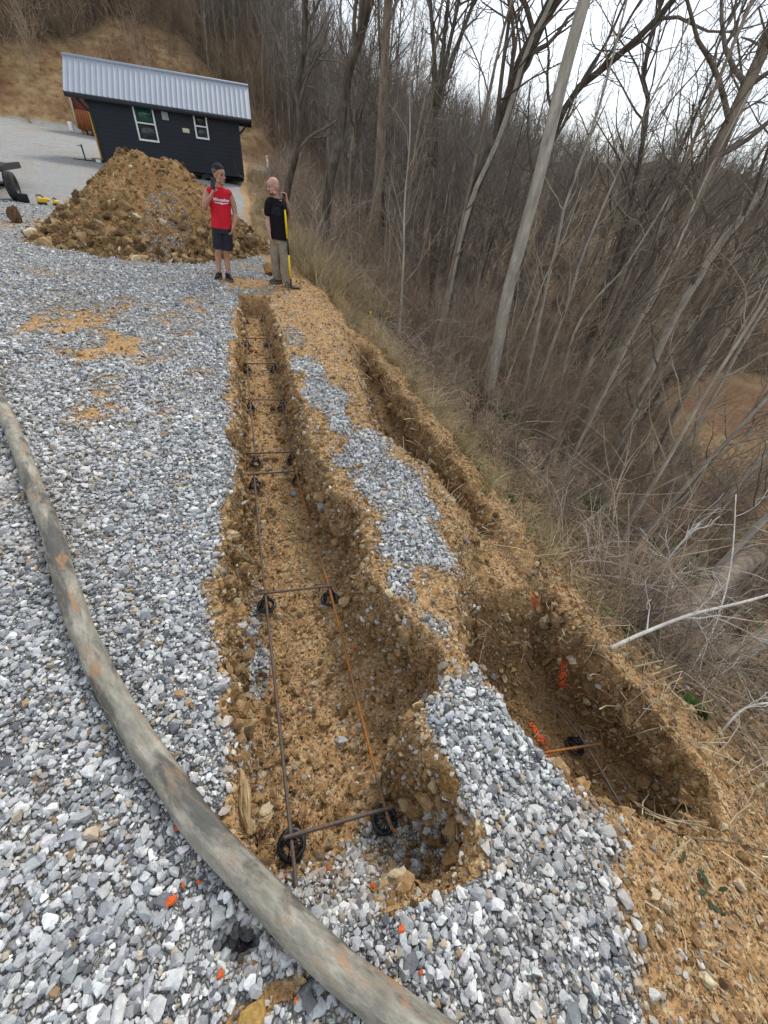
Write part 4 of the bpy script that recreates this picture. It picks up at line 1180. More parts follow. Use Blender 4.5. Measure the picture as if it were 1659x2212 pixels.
def hair_cap(name, c, rot, mat, parent, k=1.05, front=.055, back=-.045, lift=.0):
    m = MB(); c = Vector(c)
    bm = bmesh.new(); bmesh.ops.create_icosphere(bm, subdivisions=5, radius=1)
    for v in bm.verts:
        p = Vector((v.co.x * .0775 * k, .013 + v.co.y * .0985 * k, .036 + v.co.z * (.090 * k + lift)))
        v.co = p
    dele = [v for v in bm.verts if v.co.z < np.interp(v.co.y, [-.09, -.03, .03, .10], [front, front - .035, back + .03, back])]
    bmesh.ops.delete(bm, geom=dele, context='VERTS')
    bmesh.ops.solidify(bm, geom=bm.faces[:], thickness=-.012)
    for v in bm.verts:
        nz = .004 * (random.random() - .5); v.co = c + rot @ (v.co * (1 + nz * 4))
    m.bm(bm); return m.build(name, mat, parent, True)
def shoe(parent, c, yaw, mats, name="shoe", L_=.285, ankle=.09):
    rot = Matrix.Rotation(yaw, 3, 'Z')       # toe towards -y
    def T(p): v = rot @ Vector(p); return (v.x + c[0], v.y + c[1], v.z + c[2])
    m = MB()
    limb(m, [T((0, .055, .050)), T((0, -.03, .050)), T((.0, -.12, .043)), T((0, -.165, .036))], [.040, .041, .040, .030], 12, 4)
    limb(m, [T((0, .05, .05)), T((0, .03, ankle + .02))], [.043, .044], 12, 3)
    limb(m, [T((0, .02, ankle)), T((0, -.06, .075))], [.040, .036], 12, 3)
    s = fuse(m, name, mats[0], parent, .006, 3)
    m = MB()
    V = []
    pr = [(-.036, .095), (-.042, .04), (-.036, -.02), (-.047, -.10), (-.038, -.17), (0, -.196), (.036, -.175), (.046, -.11), (.038, -.02), (.042, .04), (.036, .095), (0, .105)]
    k = len(pr)
    for z, g in ((0, 1.0), (.022, 1.04), (.03, 1.0)): V += [T((x * g, y * g, z)) for x, y in pr]
    V += [T((0, -.04, 0)), T((0, -.04, .03))]
    j = np.arange(k)
    m.add(V, np.concatenate([np.stack([r0 * k + j, r0 * k + (j + 1) % k, (r0 + 1) * k + (j + 1) % k, (r0 + 1) * k + j], -1) for r0 in (0, 1)]))
    m.F[3] += [np.stack([np.full(k, 3 * k), (j + 1) % k, j], -1), np.stack([np.full(k, 3 * k + 1), 2 * k + j, 2 * k + (j + 1) % k], -1)]; m.mi[3] += [np.zeros(k, int)] * 2
    m.build("sole", mats[1], s)

# --- man in the red sleeveless shirt
p1 = tag(empty("person", (-.51, 9.40, H1(-.51, 9.4) + .005)), "person in a bright red sleeveless shirt and dark shorts holding up a phone", "person", "people standing at the end of the trench")
b = MB()
HC = (.130, -.015, 1.615); HRt = head_rot(R(48), R(6), R(0)) * 1.09
head(b, HC, HRt)
limb(b, [(.105, .02, 1.40), (.118, .012, 1.48), (.128, .008, 1.56)], [.066, .058, .056])
loft(b, [(.08, 0, .86, .155, .10), (.085, 0, 1.0, .150, .10), (.09, 0, 1.2, .170, .105), (.097, .005, 1.34, .175, .10), (.10, .01, 1.42, .12, .075)])
# arms
limb(b, [(-.075, .005, 1.375), (-.135, -.02, 1.27), (-.175, -.065, 1.135)], [.058, .054, .043])
limb(b, [(-.175, -.065, 1.135), (-.12, -.15, 1.215), (-.035, -.225, 1.315)], [.043, .046, .030])
hand(b, (-.035, -.225, 1.315), (.5, -.18, .85), (.75, .25, -.35), 1, (.45, .75, .6))
limb(b, [(.272, .01, 1.36), (.315, .02, 1.24), (.335, .025, 1.09)], [.058, .055, .043])
limb(b, [(.335, .025, 1.09), (.325, -.03, 1.0), (.285, -.10, .90)], [.043, .046, .030])
hand(b, (.285, -.10, .90), (-.30, -.30, -.9), (-.8, .3, .2), 1, (.5, .8, .7))
# legs
limb(b, [(-.005, .0, .88), (-.022, -.012, .68), (-.032, -.02, .49)], [.092, .078, .060])
limb(b, [(-.032, -.02, .49), (-.052, .022, .36), (-.078, .018, .10)], [.058, .060, .036], sub=8)
limb(b, [(.165, .0, .88), (.13, -.012, .68), (.108, -.02, .49)], [.092, .078, .060])
limb(b, [(.108, -.02, .49), (.104, .022, .36), (.092, .018, .10)], [.058, .060, .036], sub=8)
ball(b, (-.032, -.058, .49), (.034, .026, .04)); ball(b, (.108, -.058, .49), (.034, .026, .04))
body1 = fuse(b, "body", M_SKIN1, p1, .0052, 2)
face_parts(HC, HRt, p1, M_HAIR)
hair_cap("hair", HC, HRt, M_HAIR, p1, 1.018, .092, .035, .003)
hair_cap("grey_sides", HC, HRt, M_HAIR_G, p1, 1.004, .094, -.04)
s1 = MB()
loft(s1, [(.072, 0, .845, .188, .132), (.08, 0, .92, .180, .126), (.088, 0, 1.06, .176, .124), (.092, 0, 1.2, .184, .126), (.097, .004, 1.32, .186, .118), (.10, .01, 1.395, .165, .095), (.107, .014, 1.445, .092, .078)])
for x in (-.055, .25): ball(s1, (x, .008, 1.375), (.070, .082, .062))
shirt1 = fuse(s1, "shirt", M_REDSHIRT, p1, .008, 4)
g1 = MB()
loft(g1, [(.078, 0, .93, .165, .116), (.078, 0, .86, .176, .122), (.078, 0, .77, .188, .126)])
loft(g1, [(-.01, 0, .86, .095, .112), (-.016, -.005, .70, .098, .105), (-.026, -.01, .515, .098, .098)]); loft(g1, [(.165, 0, .86, .095, .112), (.155, -.005, .70, .098, .105), (.138, -.01, .505, .098, .098)])
fuse(g1, "shorts", M_SHORTS, p1, .007, 3)
shoe(p1, (-.082, .0, .0), R(-18), (M_SHOE, M_SOLE)); shoe(p1, (.098, .0, .0), R(22), (M_SHOE, M_SOLE))
# writing on the shirt, laid onto the cloth
def on_surface(me, srf, frame, off=.004):
    """frame(u, v) -> origin of a ray towards +y in the person's space"""
    bv = BVHTree.FromPolygons([v.co[:] for v in srf.data.vertices], [p.vertices[:] for p in srf.data.polygons])
    for v in me.vertices:
        o3 = Vector(frame(v.co.x, v.co.y)); h = bv.ray_cast(o3, Vector((0, 1, 0)))
        v.co = (h[0] + Vector((0, -off, 0))) if h[0] else o3 + Vector((0, .45, 0))
def text_mesh(body_, size, shear=.25):
    cu = bpy.data.curves.new("txt", 'FONT'); cu.body = body_; cu.size = size; cu.shear = shear; cu.align_x = 'CENTER'; cu.resolution_u = 3; cu.offset = size * .03
    o = bpy.data.objects.new("txt", cu); COL.objects.link(o)
    me = bpy.data.meshes.new_from_object(o.evaluated_get(bpy.context.evaluated_depsgraph_get()))
    bpy.data.objects.remove(o)
    bm = bmesh.new(); bm.from_mesh(me); bmesh.ops.subdivide_edges(bm, edges=[e for e in bm.edges if e.calc_length() > .012], cuts=1); bmesh.ops.triangulate(bm, faces=bm.faces[:]); bm.to_mesh(me); bm.free()
    return me
tm = text_mesh("Milwaukee", .062)
bm = bmesh.new(); bm.from_mesh(tm)
vs = [bm.verts.new((x, y, 0)) for x, y in [(-.115, -.030), (.0, -.038), (-.012, -.050), (.115, -.022), (.122, -.012), (.02, -.030), (.028, -.018), (-.115, -.020)]]
for q in ((0, 1, 6, 7), (2, 3, 4, 5)): bm.faces.new([vs[i] for i in q])
f_ = bm.faces.new([vs[1], vs[2], vs[5], vs[6]])
bmesh.ops.triangulate(bm, faces=bm.faces[:]); bmesh.ops.subdivide_edges(bm, edges=[e for e in bm.edges if e.calc_length() > .03], cuts=3); bm.to_mesh(tm); bm.free()
on_surface(tm, shirt1, lambda u, v: (.118 + u, -.6, 1.255 + v + u * .03))
tm.materials.clear(); obj("shirt_lettering", tm, M_WHITEINK, shirt1)
# the phone he holds
ph = tag(empty("phone", (p1.location.x + .022, p1.location.y - .275, p1.location.z + 1.475)), "black smartphone held up in the red-shirted man's raised hand", "phone")
ph.rotation_euler = (R(-12), R(14), R(20))
MB().box((0, 0, .01), (.076, .010, .155), bev=.004).build("case", M_BLACK, ph)
MB().box((0, .0058, .01), (.068, .002, .146)).build("screen", simple("phone_screen", (.02, .02, .025), .1, spec=.6), ph)
MB().box((-.02, -.0065, .066), (.026, .004, .028), bev=.0015).build("camera_bump", M_STEEL, ph)

# --- bald man in the black T-shirt
p2 = tag(empty("person", (.66, 9.36, H1(.66, 9.36) + .005)), "person with a shaved head in black T-shirt and khaki trousers, leaning on a yellow-and-black bar", "person", "people standing at the end of the trench")
b = MB()
HC2 = (-.132, -.03, 1.575); HR2 = head_rot(R(-66), R(14), R(-3)) * 1.07
head(b, HC2, HR2)
limb(b, [(-.07, .02, 1.36), (-.095, .01, 1.44), (-.115, .0, 1.53)], [.066, .058, .056])
loft(b, [(-.07, .02, .83, .125, .105), (-.072, .02, 1.0, .13, .11), (-.075, .02, 1.2, .135, .115), (-.075, .02, 1.32, .135, .11), (-.07, .02, 1.40, .09, .08)], rz=R(-25))
limb(b, [(-.205, -.03, 1.335), (-.24, -.02, 1.22), (-.252, .0, 1.08)], [.058, .054, .045])
limb(b, [(-.252, .0, 1.08), (-.257, -.03, 1.0), (-.242, -.065, .905)], [.045, .047, .031])
hand(b, (-.242, -.065, .905), (.12, -.15, -1), (1, .2, .1), -1, (.25, .45, .4))
limb(b, [(.045, .04, 1.345), (.11, .03, 1.26), (.168, .0, 1.175)], [.052, .047, .040])
limb(b, [(.168, .0, 1.175), (.138, -.045, 1.29), (.092, -.095, 1.415)], [.040, .040, .028])
hand(b, (.092, -.095, 1.415), (-.25, -.22, 1.0), (-.75, -.5, -.25), -1, (.95, 1.0, .8))
limb(b, [(-.13, .08, .85), (-.135, .08, .50), (-.10, .18, .10)], [.08, .058, .04]); limb(b, [(-.005, -.0, .85), (.02, -.03, .50), (.072, -.03, .10)], [.08, .058, .04])
body2 = fuse(b, "body", M_SKIN2, p2, .0052, 2)
face_parts(HC2, HR2, p2, simple("brown_brow", (.10, .055, .03), .7))
bd = MB()
for p_, r_2 in [((0, -.078, -.088), (.034, .022, .020)), ((.036, -.045, -.082), (.018, .036, .022)), ((-.036, -.045, -.082), (.018, .036, .022)), ((0, -.094, -.048), (.022, .008, .006))]:
    ball(bd, tuple(Vector(HC2) + HR2 @ Vector(p_)), r_2, HR2)
fuse(bd, "beard", simple("short_brown_beard", (.13, .065, .042), .9, 0, .4, 80), p2, .004, 1)
s2m = MB()
loft(s2m, [(-.068, .02, .79, .186, .148), (-.070, .02, .9, .180, .146), (-.073, .02, 1.05, .174, .144), (-.076, .02, 1.2, .178, .144), (-.075, .02, 1.32, .174, .13), (-.07, .02, 1.37, .12, .095), (-.08, .018, 1.415, .072, .072)], rz=R(-25))
limb(s2m, [(-.10, .0, 1.345), (-.20, -.028, 1.345), (-.236, -.022, 1.27), (-.248, -.015, 1.19)], [.072, .076, .073, .072]); limb(s2m, [(-.02, .03, 1.35), (.045, .04, 1.35), (.095, .03, 1.285), (.125, .022, 1.245)], [.066, .068, .064, .06])
shirt2 = fuse(s2m, "shirt", M_BLKSHIRT, p2, .007, 4)
r3 = random.Random(8); pm = bmesh.new()
for row in range(3):
    x = -.075
    while x < .07:
        w2 = r3.uniform(.010, .022); hgt = .030 if row != 2 else .038
        if r3.random() < .85:
            z0 = .045 - row * .042
            vs = [pm.verts.new(q) for q in ((x, z0, 0), (x + w2 * .4, z0, 0), (x + w2 * .4, z0 + hgt, 0), (x, z0 + hgt, 0))]; pm.faces.new(vs)
            if r3.random() < .7:
                z1 = z0 + r3.choice([0, hgt * .45, hgt * .75])
                vs = [pm.verts.new(q) for q in ((x, z1, 0), (x + w2, z1, 0), (x + w2, z1 + .007, 0), (x, z1 + .007, 0))]; pm.faces.new(vs)
        x += w2 + .005
prm = bpy.data.meshes.new("shirt_print"); pm.to_mesh(prm); pm.free()
on_surface(prm, shirt2, lambda u, v: (-.105 + u, -.6, 1.215 + v), .004)
obj("shirt_print", prm, simple("faded_blue_print", (.035, .05, .068), .9, 0, .5, 60), shirt2)
tt = MB(); limb(tt, [(.160, -.010, 1.20), (.138, -.045, 1.29), (.108, -.080, 1.375)], [.0415, .0425, .034]); ar_ = fuse(tt, "tattooed_forearm", (lambda m: m)(simple("tattooed_skin", (.27, .205, .185), .6, 0, .55, 45)), p2, .006, 2)
tr_ = MB()
loft(tr_, [(-.072, .025, .87, .14, .118), (-.07, .025, .80, .158, .126), (-.065, .03, .72, .160, .128)], rz=R(-20))
loft(tr_, [(-.138, .05, .78, .098, .108), (-.145, .08, .52, .094, .098), (-.132, .14, .25, .090, .095), (-.100, .19, .07, .096, .10)]); loft(tr_, [(-.0, .0, .78, .098, .108), (.028, -.02, .52, .094, .10), (.056, -.025, .25, .090, .096), (.076, -.03, .06, .094, .10)])
fuse(tr_, "trousers", M_KHAKI, p2, .007, 3)
shoe(p2, (-.105, .15, .0), R(-70), (M_BOOT, M_SOLE), "boot"); shoe(p2, (.075, -.05, .0), R(-14), (M_BOOT, M_SOLE), "boot")
# --- the long bar he leans on
top = np.array([.70, 9.24, 1.53]); bot = np.array([.795, 9.16, .02])
hb = tag(empty("digging_hoe", tuple(bot)), "long yellow and black handled digging tool with a flat dark blade on the ground", "digging tool")
def seg(a, b_, r, mat, name): MB().tube(loc([top + (bot - top) * a, top + (bot - top) * b_], hb), r, 14).build(name, mat, hb, True)
M_SAFETY = simple("safety_yellow", (.86, .58, .015), .45, 0, .06, 20)
seg(-.005, .165, .020, M_BLACK, "grip"); seg(.165, .455, .0185, M_SAFETY, "handle"); seg(.455, .63, .0195, M_BLACK, "grip"); seg(.63, .895, .0185, M_SAFETY, "handle"); seg(.895, 1.0, .015, M_STEEL, "ferrule")
m = MB(); m.box((.08, .0, .008), (.20, .13, .012), .08, bev=.004); m.tube([(0, 0, .0), (.06, 0, .012)], .012, 8); m.build("blade", M_STEEL, hb)

# ------------------------------------------------------------------ bark and stalk materials
def bark(name, lo, hi, lich=None):
    m = NT(name); p = m.pos()
    n = m.noise(m.mapv(p, (1, 1, .25)), 9, 6, .65); n2 = m.noise(p, 2.2, 4)
    c = m.ramp(n, [(.34, lo), (.62, hi)])
    c = m.mix(m.ramp(m.noise(m.mapv(p, (1, 1, .5)), 16, 5, .7), [(.56, 0.0), (.66, .65)]), c, lo)
    if lich: c = m.mix(m.ramp(n2, [(.52, 0.0), (.66, .7)]), c, lich)
    m.base(c); m.set(Roughness=.9); m.b.inputs['Specular IOR Level'].default_value = .1
    m.normal(m.bump(m.noise(m.mapv(p, (1, 1, .18)), 38, 5, .7), .7, .02))
    return m.m
M_BARK_PALE = bark("pale_grey_bark", (.28, .25, .21), (.54, .49, .42), (.38, .37, .27))
M_BARK_DARK = bark("dark_brown_bark", (.045, .035, .027), (.14, .113, .09), (.20, .185, .15))
M_BARK_MID = bark("grey_brown_bark", (.13, .10, .075), (.30, .245, .185), (.37, .33, .26))
M_TWIG = bark("twig_bark", (.10, .083, .067), (.205, .172, .14))
M_TWIG_PALE = bark("pale_twig_bark", (.21, .175, .13), (.40, .335, .25))
M_DEAD = bark("bleached_dead_wood", (.42, .39, .35), (.66, .63, .58))

def rvec(r): return Vector((r.gauss(0, 1), r.gauss(0, 1), r.gauss(0, 1)))
def branch(outl, p, d, L_, r, lvl, maxl, rg, kids, trop=.06, wob=.16):
    n = (7, 6, 5, 4)[lvl]
    pts = [p.copy()]; rad = [r]; dd = d.copy()
    for i in range(n):
        dd = (dd + rvec(rg) * wob + Vector((0, 0, trop))).normalized()
        pts.append(pts[-1] + dd * (L_ / n)); rad.append(max(.0028, r * (1 - .72 * (i + 1) / n)))
    outl[lvl].append((pts, rad))
    if lvl < maxl:
        for k in range(kids[lvl]):
            t = rg.uniform(.18, 1.0) * n; i = min(n - 1, int(t)); f = t - i
            q = pts[i].lerp(pts[i + 1], f); base = (pts[i + 1] - pts[i]).normalized()
            ax = rvec(rg); ax = (ax - base * ax.dot(base)).normalized()
            a = rg.uniform(.45, 1.05)
            nd = (base * math.cos(a) + ax * math.sin(a)).normalized()
            branch(outl, q, nd, L_ * rg.uniform(.38, .62) * (1.1 - .5 * t / n), max(.003, (rad[i] * (1 - f) + rad[i + 1] * f) * .58), lvl + 1, maxl, rg, kids, trop, wob * 1.15)
def tree_meshes(seed, trunk, r0, r1, limbs, first, kids=(5, 4, 3), maxl=2, limb_len=.28, ang=(.5, 1.0), forks=0, leader=True):
    """trunk: list of points from the ground up; returns (trunk builder, crown builder)"""
    rg = random.Random(seed)
    T = spline(trunk, max(10, len(trunk) * 3)); n = len(T)
    hgt = np.linalg.norm(T[-1] - T[0])
    rr = r0 + (r1 - r0) * np.linspace(0, 1, n) ** .85
    rr[0] *= 1.35; rr[1] *= 1.08
    tb = MB(); tb.tube(T, rr, 9)
    outl = [[], [], [], []]
    for k in range(limbs):
        t = first + (1 - first) * (k + rg.random()) / limbs; i = min(n - 2, int(t * (n - 1)))
        q = Vector(T[i]); base = Vector(T[i + 1] - T[i]).normalized()
        ax = rvec(rg); ax = (ax - base * ax.dot(base)).normalized()
        a = rg.uniform(*ang)
        branch(outl, q, (base * math.cos(a) + ax * math.sin(a)), hgt * limb_len * rg.uniform(.6, 1.15) * (1.15 - .5 * t), min(rr[i] * .55, .012 + rr[i] * .42), 0, maxl, rg, kids)
    cb = MB()
    for lvl, sides in ((0, 5), (1, 3), (2, 3), (3, 3)):
        for pts, rad in outl[lvl]: cb.tube([p[:] for p in pts], rad, sides, cap=False)
    return tb, cb
def straight(rg, h, lean=.06, n=6):
    P = [(0, 0, -.3)]; lx, ly = rg.gauss(0, lean), rg.gauss(0, lean)
    for i in range(1, n + 1):
        z = h * i / n
        P.append((lx * z + rg.gauss(0, .012) * h * (i / n), ly * z + rg.gauss(0, .012) * h * (i / n), z))
    return P

# trees one can pick out in the photograph: trunk points, radii, limbs, bark
PICK = [
    ([(6.07, 8.98, -2.55), (5.97, 9.05, -1.03), (5.84, 9.14, .24), (5.81, 9.16, 1.42), (5.78, 9.18, 2.42), (5.73, 9.21, 3.3), (5.69, 9.24, 4.64), (5.8, 9.3, 8), (5.7, 9.4, 13)], .165, .05, 22, .50, M_BARK_PALE, M_TWIG, "thick pale grey straight trunk standing nearest beyond the slope"),
    ([(6.7, 13.99, -2.9), (6.64, 14.01, -.36), (6.63, 14.01, 1.2), (6.74, 13.96, 2.24), (6.94, 13.86, 2.99), (7.05, 13.81, 4.02), (7.17, 13.75, 4.87), (7.53, 13.58, 5.9), (8.2, 13.5, 9), (8.6, 13.6, 13)], .215, .06, 24, .38, M_BARK_DARK, M_TWIG, "big dark vine-clad trunk leaning right, just left of the pale grey trunk"),
    ([(6.45, 13.5, -2.7), (6.40, 13.55, -.4), (6.42, 13.55, 1.1), (6.55, 13.5, 2.2), (6.78, 13.4, 3.0), (6.92, 13.3, 4.0), (7.0, 13.3, 4.9), (7.4, 13.2, 6.2), (7.6, 13.2, 10)], .10, .03, 14, .5, M_BARK_PALE, M_TWIG, "pale-barked trunk growing tight against the big dark vine-clad trunk"),
    ([(4.65, 17.4, -1.7), (4.6, 17.4, 1.33), (4.62, 17.4, 2.23), (4.55, 17.42, 3.48), (4.47, 17.44, 4.88), (4.42, 17.45, 6.2), (4.4, 17.5, 11), (4.2, 17.6, 15)], .20, .05, 20, .42, M_BARK_MID, M_TWIG, "tall straight tree with grey lower trunk and dark upper trunk behind the brush"),
    ([(2.2, 14.35, -.6), (2.26, 14.32, .34), (2.37, 14.3, 1.67), (2.61, 14.27, 2.75), (2.71, 14.25, 3.7), (2.91, 14.22, 4.34), (3.2, 14.17, 5.2), (3.9, 14.2, 8.5), (4.4, 14.2, 12)], .15, .05, 20, .40, M_BARK_DARK, M_TWIG, "dark leaning tree rising behind the bald man towards the top right"),
    ([(1.15, 16.5, -.3), (1.32, 16.45, 1.12), (1.48, 16.43, 1.71), (1.66, 16.42, 2.28), (1.81, 16.41, 3.01), (1.68, 16.42, 3.56), (1.88, 16.4, 4.3), (1.95, 16.4, 5.4), (2.0, 16.5, 9)], .13, .04, 18, .30, M_BARK_DARK, M_TWIG, "crooked dark trunk wrapped in vines at the edge of the wood by the bald man"),
    ([(9.21, 11.31, -3.9), (8.97, 11.5, -1.75), (8.75, 11.68, .14), (8.65, 11.77, 1.31), (8.55, 11.85, 2.1), (8.6, 11.9, 4.0), (8.4, 12, 6)], .075, .02, 16, .32, M_BARK_PALE, M_TWIG_PALE, "slender pale sapling forking low, just right of the thick grey trunk"),
    ([(8.8, 10.24, -3.7), (8.75, 10.28, -3.0), (8.68, 10.34, -1.09), (8.65, 10.37, .29), (8.59, 10.42, 1.21), (8.7, 10.4, 3.4), (8.9, 10.3, 5.5)], .06, .015, 18, .35, M_BARK_PALE, M_TWIG_PALE, "thin whitish sapling second to the right of the thick grey trunk"),
    ([(9.11, 9.36, -4.1), (8.93, 9.54, -2.35), (8.74, 9.72, -.63), (8.87, 9.6, .36), (9.08, 9.39, .95), (9.3, 9.2, 2.6), (9.4, 9.1, 4.4)], .05, .012, 16, .35, M_BARK_PALE, M_TWIG_PALE, "thin pale sapling bending right beside the tan leaning trunk"),
    ([(8.98, 8.14, -4.1), (8.96, 8.16, -2.58), (8.95, 8.17, -1.47), (8.98, 8.14, -.36), (9.0, 8.11, .8), (8.96, 8.16, 2.11), (8.93, 8.19, 3.2), (8.88, 8.25, 4.6), (8.9, 8.4, 8), (8.7, 8.5, 12)], .15, .04, 22, .45, M_BARK_MID, M_TWIG, "tan-grey trunk leaning right through the middle of the ravine wood"),
    ([(11.2, 8.4, -4.9), (11.13, 8.49, -2.62), (11.01, 8.65, -1.22), (10.93, 8.76, .02), (10.95, 8.74, 1.13), (10.97, 8.7, 1.92), (11.1, 8.53, 3.0), (11.3, 8.5, 6.5), (11.2, 8.6, 10)], .13, .035, 20, .40, M_BARK_PALE, M_TWIG, "spotted whitish birch-like trunk leaning to the right edge"),
    ([(8.9, 20.1, -3.6), (8.64, 20.23, -1.62), (8.17, 20.43, 1.07), (7.78, 20.6, 3.18), (7.55, 20.7, 4.5), (7.45, 20.74, 5.3)], .20, .11, 12, .55, M_BARK_DARK, M_TWIG, "dark tree dividing into several upright stems against the white sky"),
    ([(8.95, 13.3, -3.9), (8.82, 13.35, -.48), (8.59, 13.5, 1.58), (8.51, 13.55, 3.0), (8.59, 13.5, 3.7), (8.75, 13.4, 4.43), (9.17, 13.12, 4.89), (9.63, 12.82, 5.4), (10.08, 12.52, 6.1), (11.2, 12.2, 8.2), (12.2, 12, 10)], .15, .04, 18, .42, M_BARK_DARK, M_TWIG, "dark trunk with a heavy limb sweeping up to the right against the sky"),
    ([(14.1, 14.2, -5.0), (13.9, 14.38, -1.39), (13.64, 14.64, .88), (13.4, 14.86, 2.67), (13.1, 15.16, 4.21), (12.88, 15.37, 5.06), (12.44, 15.79, 6.1), (12.3, 16, 9.5)], .13, .04, 22, .38, M_BARK_DARK, M_TWIG, "forked dark tree standing in mid ravine below the open sky"),
    ([(11.1, 6.8, -4.9), (10.97, 6.98, -3.02), (10.84, 7.18, -1.53), (10.76, 7.3, -.01), (10.78, 7.27, 1.02), (10.8, 7.25, 1.8), (10.9, 7.2, 4.4), (10.8, 7.2, 7)], .085, .02, 18, .35, M_BARK_MID, M_TWIG_PALE, "grey-brown young trunk leaning right near the bare tan clearing"),
]
def tree_thing(name, loc_, tb, cb, mt, mc, label, group):
    q = tag(empty(name, loc_), label, "tree", group)
    V, F = tb.arrays(); me = mesh_np("trunk", V - np.array(loc_), F, True); obj("trunk", me, mt, q)
    V, F = cb.arrays(); me = mesh_np("crown", V - np.array(loc_), F, True); obj("crown", me, mc, q)
    return q
for i, (T, r0, r1, nl, first, mt, mc, lab) in enumerate(PICK):
    slim = r0 < .09
    tb, cb = tree_meshes(500 + i, T, r0, r1, nl, first, (5, 5, 3) if not slim else (4, 3, 2), 2, .26 if not slim else .22, (.45, .95))
    if i == 11:      # the dark tree splits into upright stems
        rg = random.Random(5); st = Vector(T[-2])
        for k, (dx, dz) in enumerate([(-1.5, 4.6), (-.25, 5.2), (.55, 5.0), (1.6, 5.0)]):
            P = [st, st + Vector((dx * .22, 0, dz * .25)), st + Vector((dx * .6, .1, dz * .62)), st + Vector((dx * 1.1, .2, dz * 1.15))]
            sb, sc_ = tree_meshes(560 + k, [p[:] for p in P], .10, .03, 12, .3, (5, 4, 3), 2, .34)
            for src, dst in ((sb, tb), (sc_, cb)):
                V, F = src.arrays(); b0 = dst.n; dst.V.append(V); dst.n += len(V)
                for f in F: dst.F[f.shape[1]].append(f + b0); dst.mi[f.shape[1]].append(np.zeros(len(f), int))
    tree_thing("bare_tree", T[0], tb, cb, mt, mc, lab, None)

# --- tree kinds that repeat through the wood
rg = random.Random(77)
def proto_tree(seed, h, r0, nl, first, kids, mt, mc, ll=.24, lean=.05):
    r2 = random.Random(seed)
    tb, cb = tree_meshes(seed, straight(r2, h, lean), r0, r0 * .22, nl, first, kids, 2, ll, (.4, .95))
    V, F = tb.arrays(); m1 = mesh_np("trunk", V, F, True); m1.materials.append(mt)
    V, F = cb.arrays(); m2 = mesh_np("crown", V, F, True); m2.materials.append(mc)
    return m1, m2
BIG = [proto_tree(600 + i, h, r, nl, f, k, mt, mc) for i, (h, r, nl, f, k, mt, mc) in enumerate([
    (13, .13, 22, .35, (6, 5, 4), M_BARK_MID, M_TWIG), (15, .16, 24, .42, (6, 5, 4), M_BARK_DARK, M_TWIG), (11, .09, 20, .30, (5, 5, 4), M_BARK_MID, M_TWIG), (14, .12, 22, .45, (6, 5, 4), M_BARK_PALE, M_TWIG), (12, .11, 26, .25, (6, 5, 3), M_BARK_DARK, M_TWIG)])]
SMALL = [proto_tree(640 + i, h, r, nl, f, k, mt, mc, .26, .09) for i, (h, r, nl, f, k, mt, mc) in enumerate([
    (6.5, .040, 16, .25, (4, 3, 2), M_BARK_PALE, M_TWIG_PALE), (5.0, .028, 14, .2, (4, 3, 2), M_BARK_MID, M_TWIG_PALE), (7.5, .05, 18, .3, (4, 4, 2), M_BARK_MID, M_TWIG), (4.2, .022, 12, .2, (4, 3, 1), M_BARK_PALE, M_TWIG_PALE)])]
def place_tree(kind, x, y, s, rz, tilt, label, group, parts=True):
    m1, m2 = kind
    q = empty("bare_tree", (x, y, H1(x, y)), rz); q.scale = (s, s, s)
    q.rotation_euler = (tilt[0], tilt[1], rz)
    tag(q, label, "tree", group)
    obj("trunk", m1, None, q); obj("crown", m2, None, q)
taken = [(T[0][0], T[0][1]) for T, *_ in PICK]
def free(x, y, d): return all((x - a) ** 2 + (y - b) ** 2 > d * d for a, b in taken)
def on_wood(x, y): return litter_mask(np.array([x]), np.array([y]))[0] > .6 and clearing(np.array([x]), np.array([y]))[0] < .3
cnt = 0
while cnt < 38:      # full-grown trees in the ravine and on its far side
    az, D = rg.uniform(9, 80), 13 + 32 * rg.random() ** 1.1
    x, y = D * math.sin(R(az)), D * math.cos(R(az))
    if (az > 42 and D < 16) or x < 3.2 + .06 * y or not on_wood(x, y) or not free(x, y, 1.6): continue
    taken.append((x, y)); cnt += 1
    kd = rg.choice(BIG); s0 = rg.uniform(.75, 1.1)
    if az > 20 and rg.random() < .72: s0 = min(s0, (1.85 + rg.uniform(.06, .15) * D - H1(x, y)) / 13.5)
    place_tree(kd, x, y, s0, rg.uniform(0, 6.28), (rg.gauss(0, .04), rg.gauss(0, .05)), "full-grown leafless tree in the wooded ravine", "full-grown bare trees in the ravine")
cnt = 0
while cnt < 58:      # saplings
    az, D = rg.uniform(12, 84), 5.5 + 13 * rg.random()
    x, y = D * math.sin(R(az)), D * math.cos(R(az))
    if x < 3.4 or not on_wood(x, y) or not free(x, y, .55): continue
    if D < 7 and az < 50: continue
    taken.append((x, y)); cnt += 1
    place_tree(rg.choice(SMALL), x, y, rg.uniform(.7, 1.15), rg.uniform(0, 6.28), (rg.gauss(0, .07), rg.gauss(0, .09)), "slender leafless sapling on the near side of the ravine", "saplings on the ravine slope")
cnt = 0
while cnt < 46:      # trunks standing above the cut bank
    x, y = rg.uniform(-36, 9), rg.uniform(53, 78)
    if bank_mask(np.array([x]), np.array([y]))[0] > .25 or not on_wood(x, y) or not free(x, y, 1.2): continue
    taken.append((x, y)); cnt += 1
    place_tree(rg.choice(BIG), x, y, rg.uniform(.75, 1.1), rg.uniform(0, 6.28), (rg.gauss(0, .03), rg.gauss(0, .03)), "bare tree in the wood above the cut bank behind the cabins", "bare trees above the cut bank")

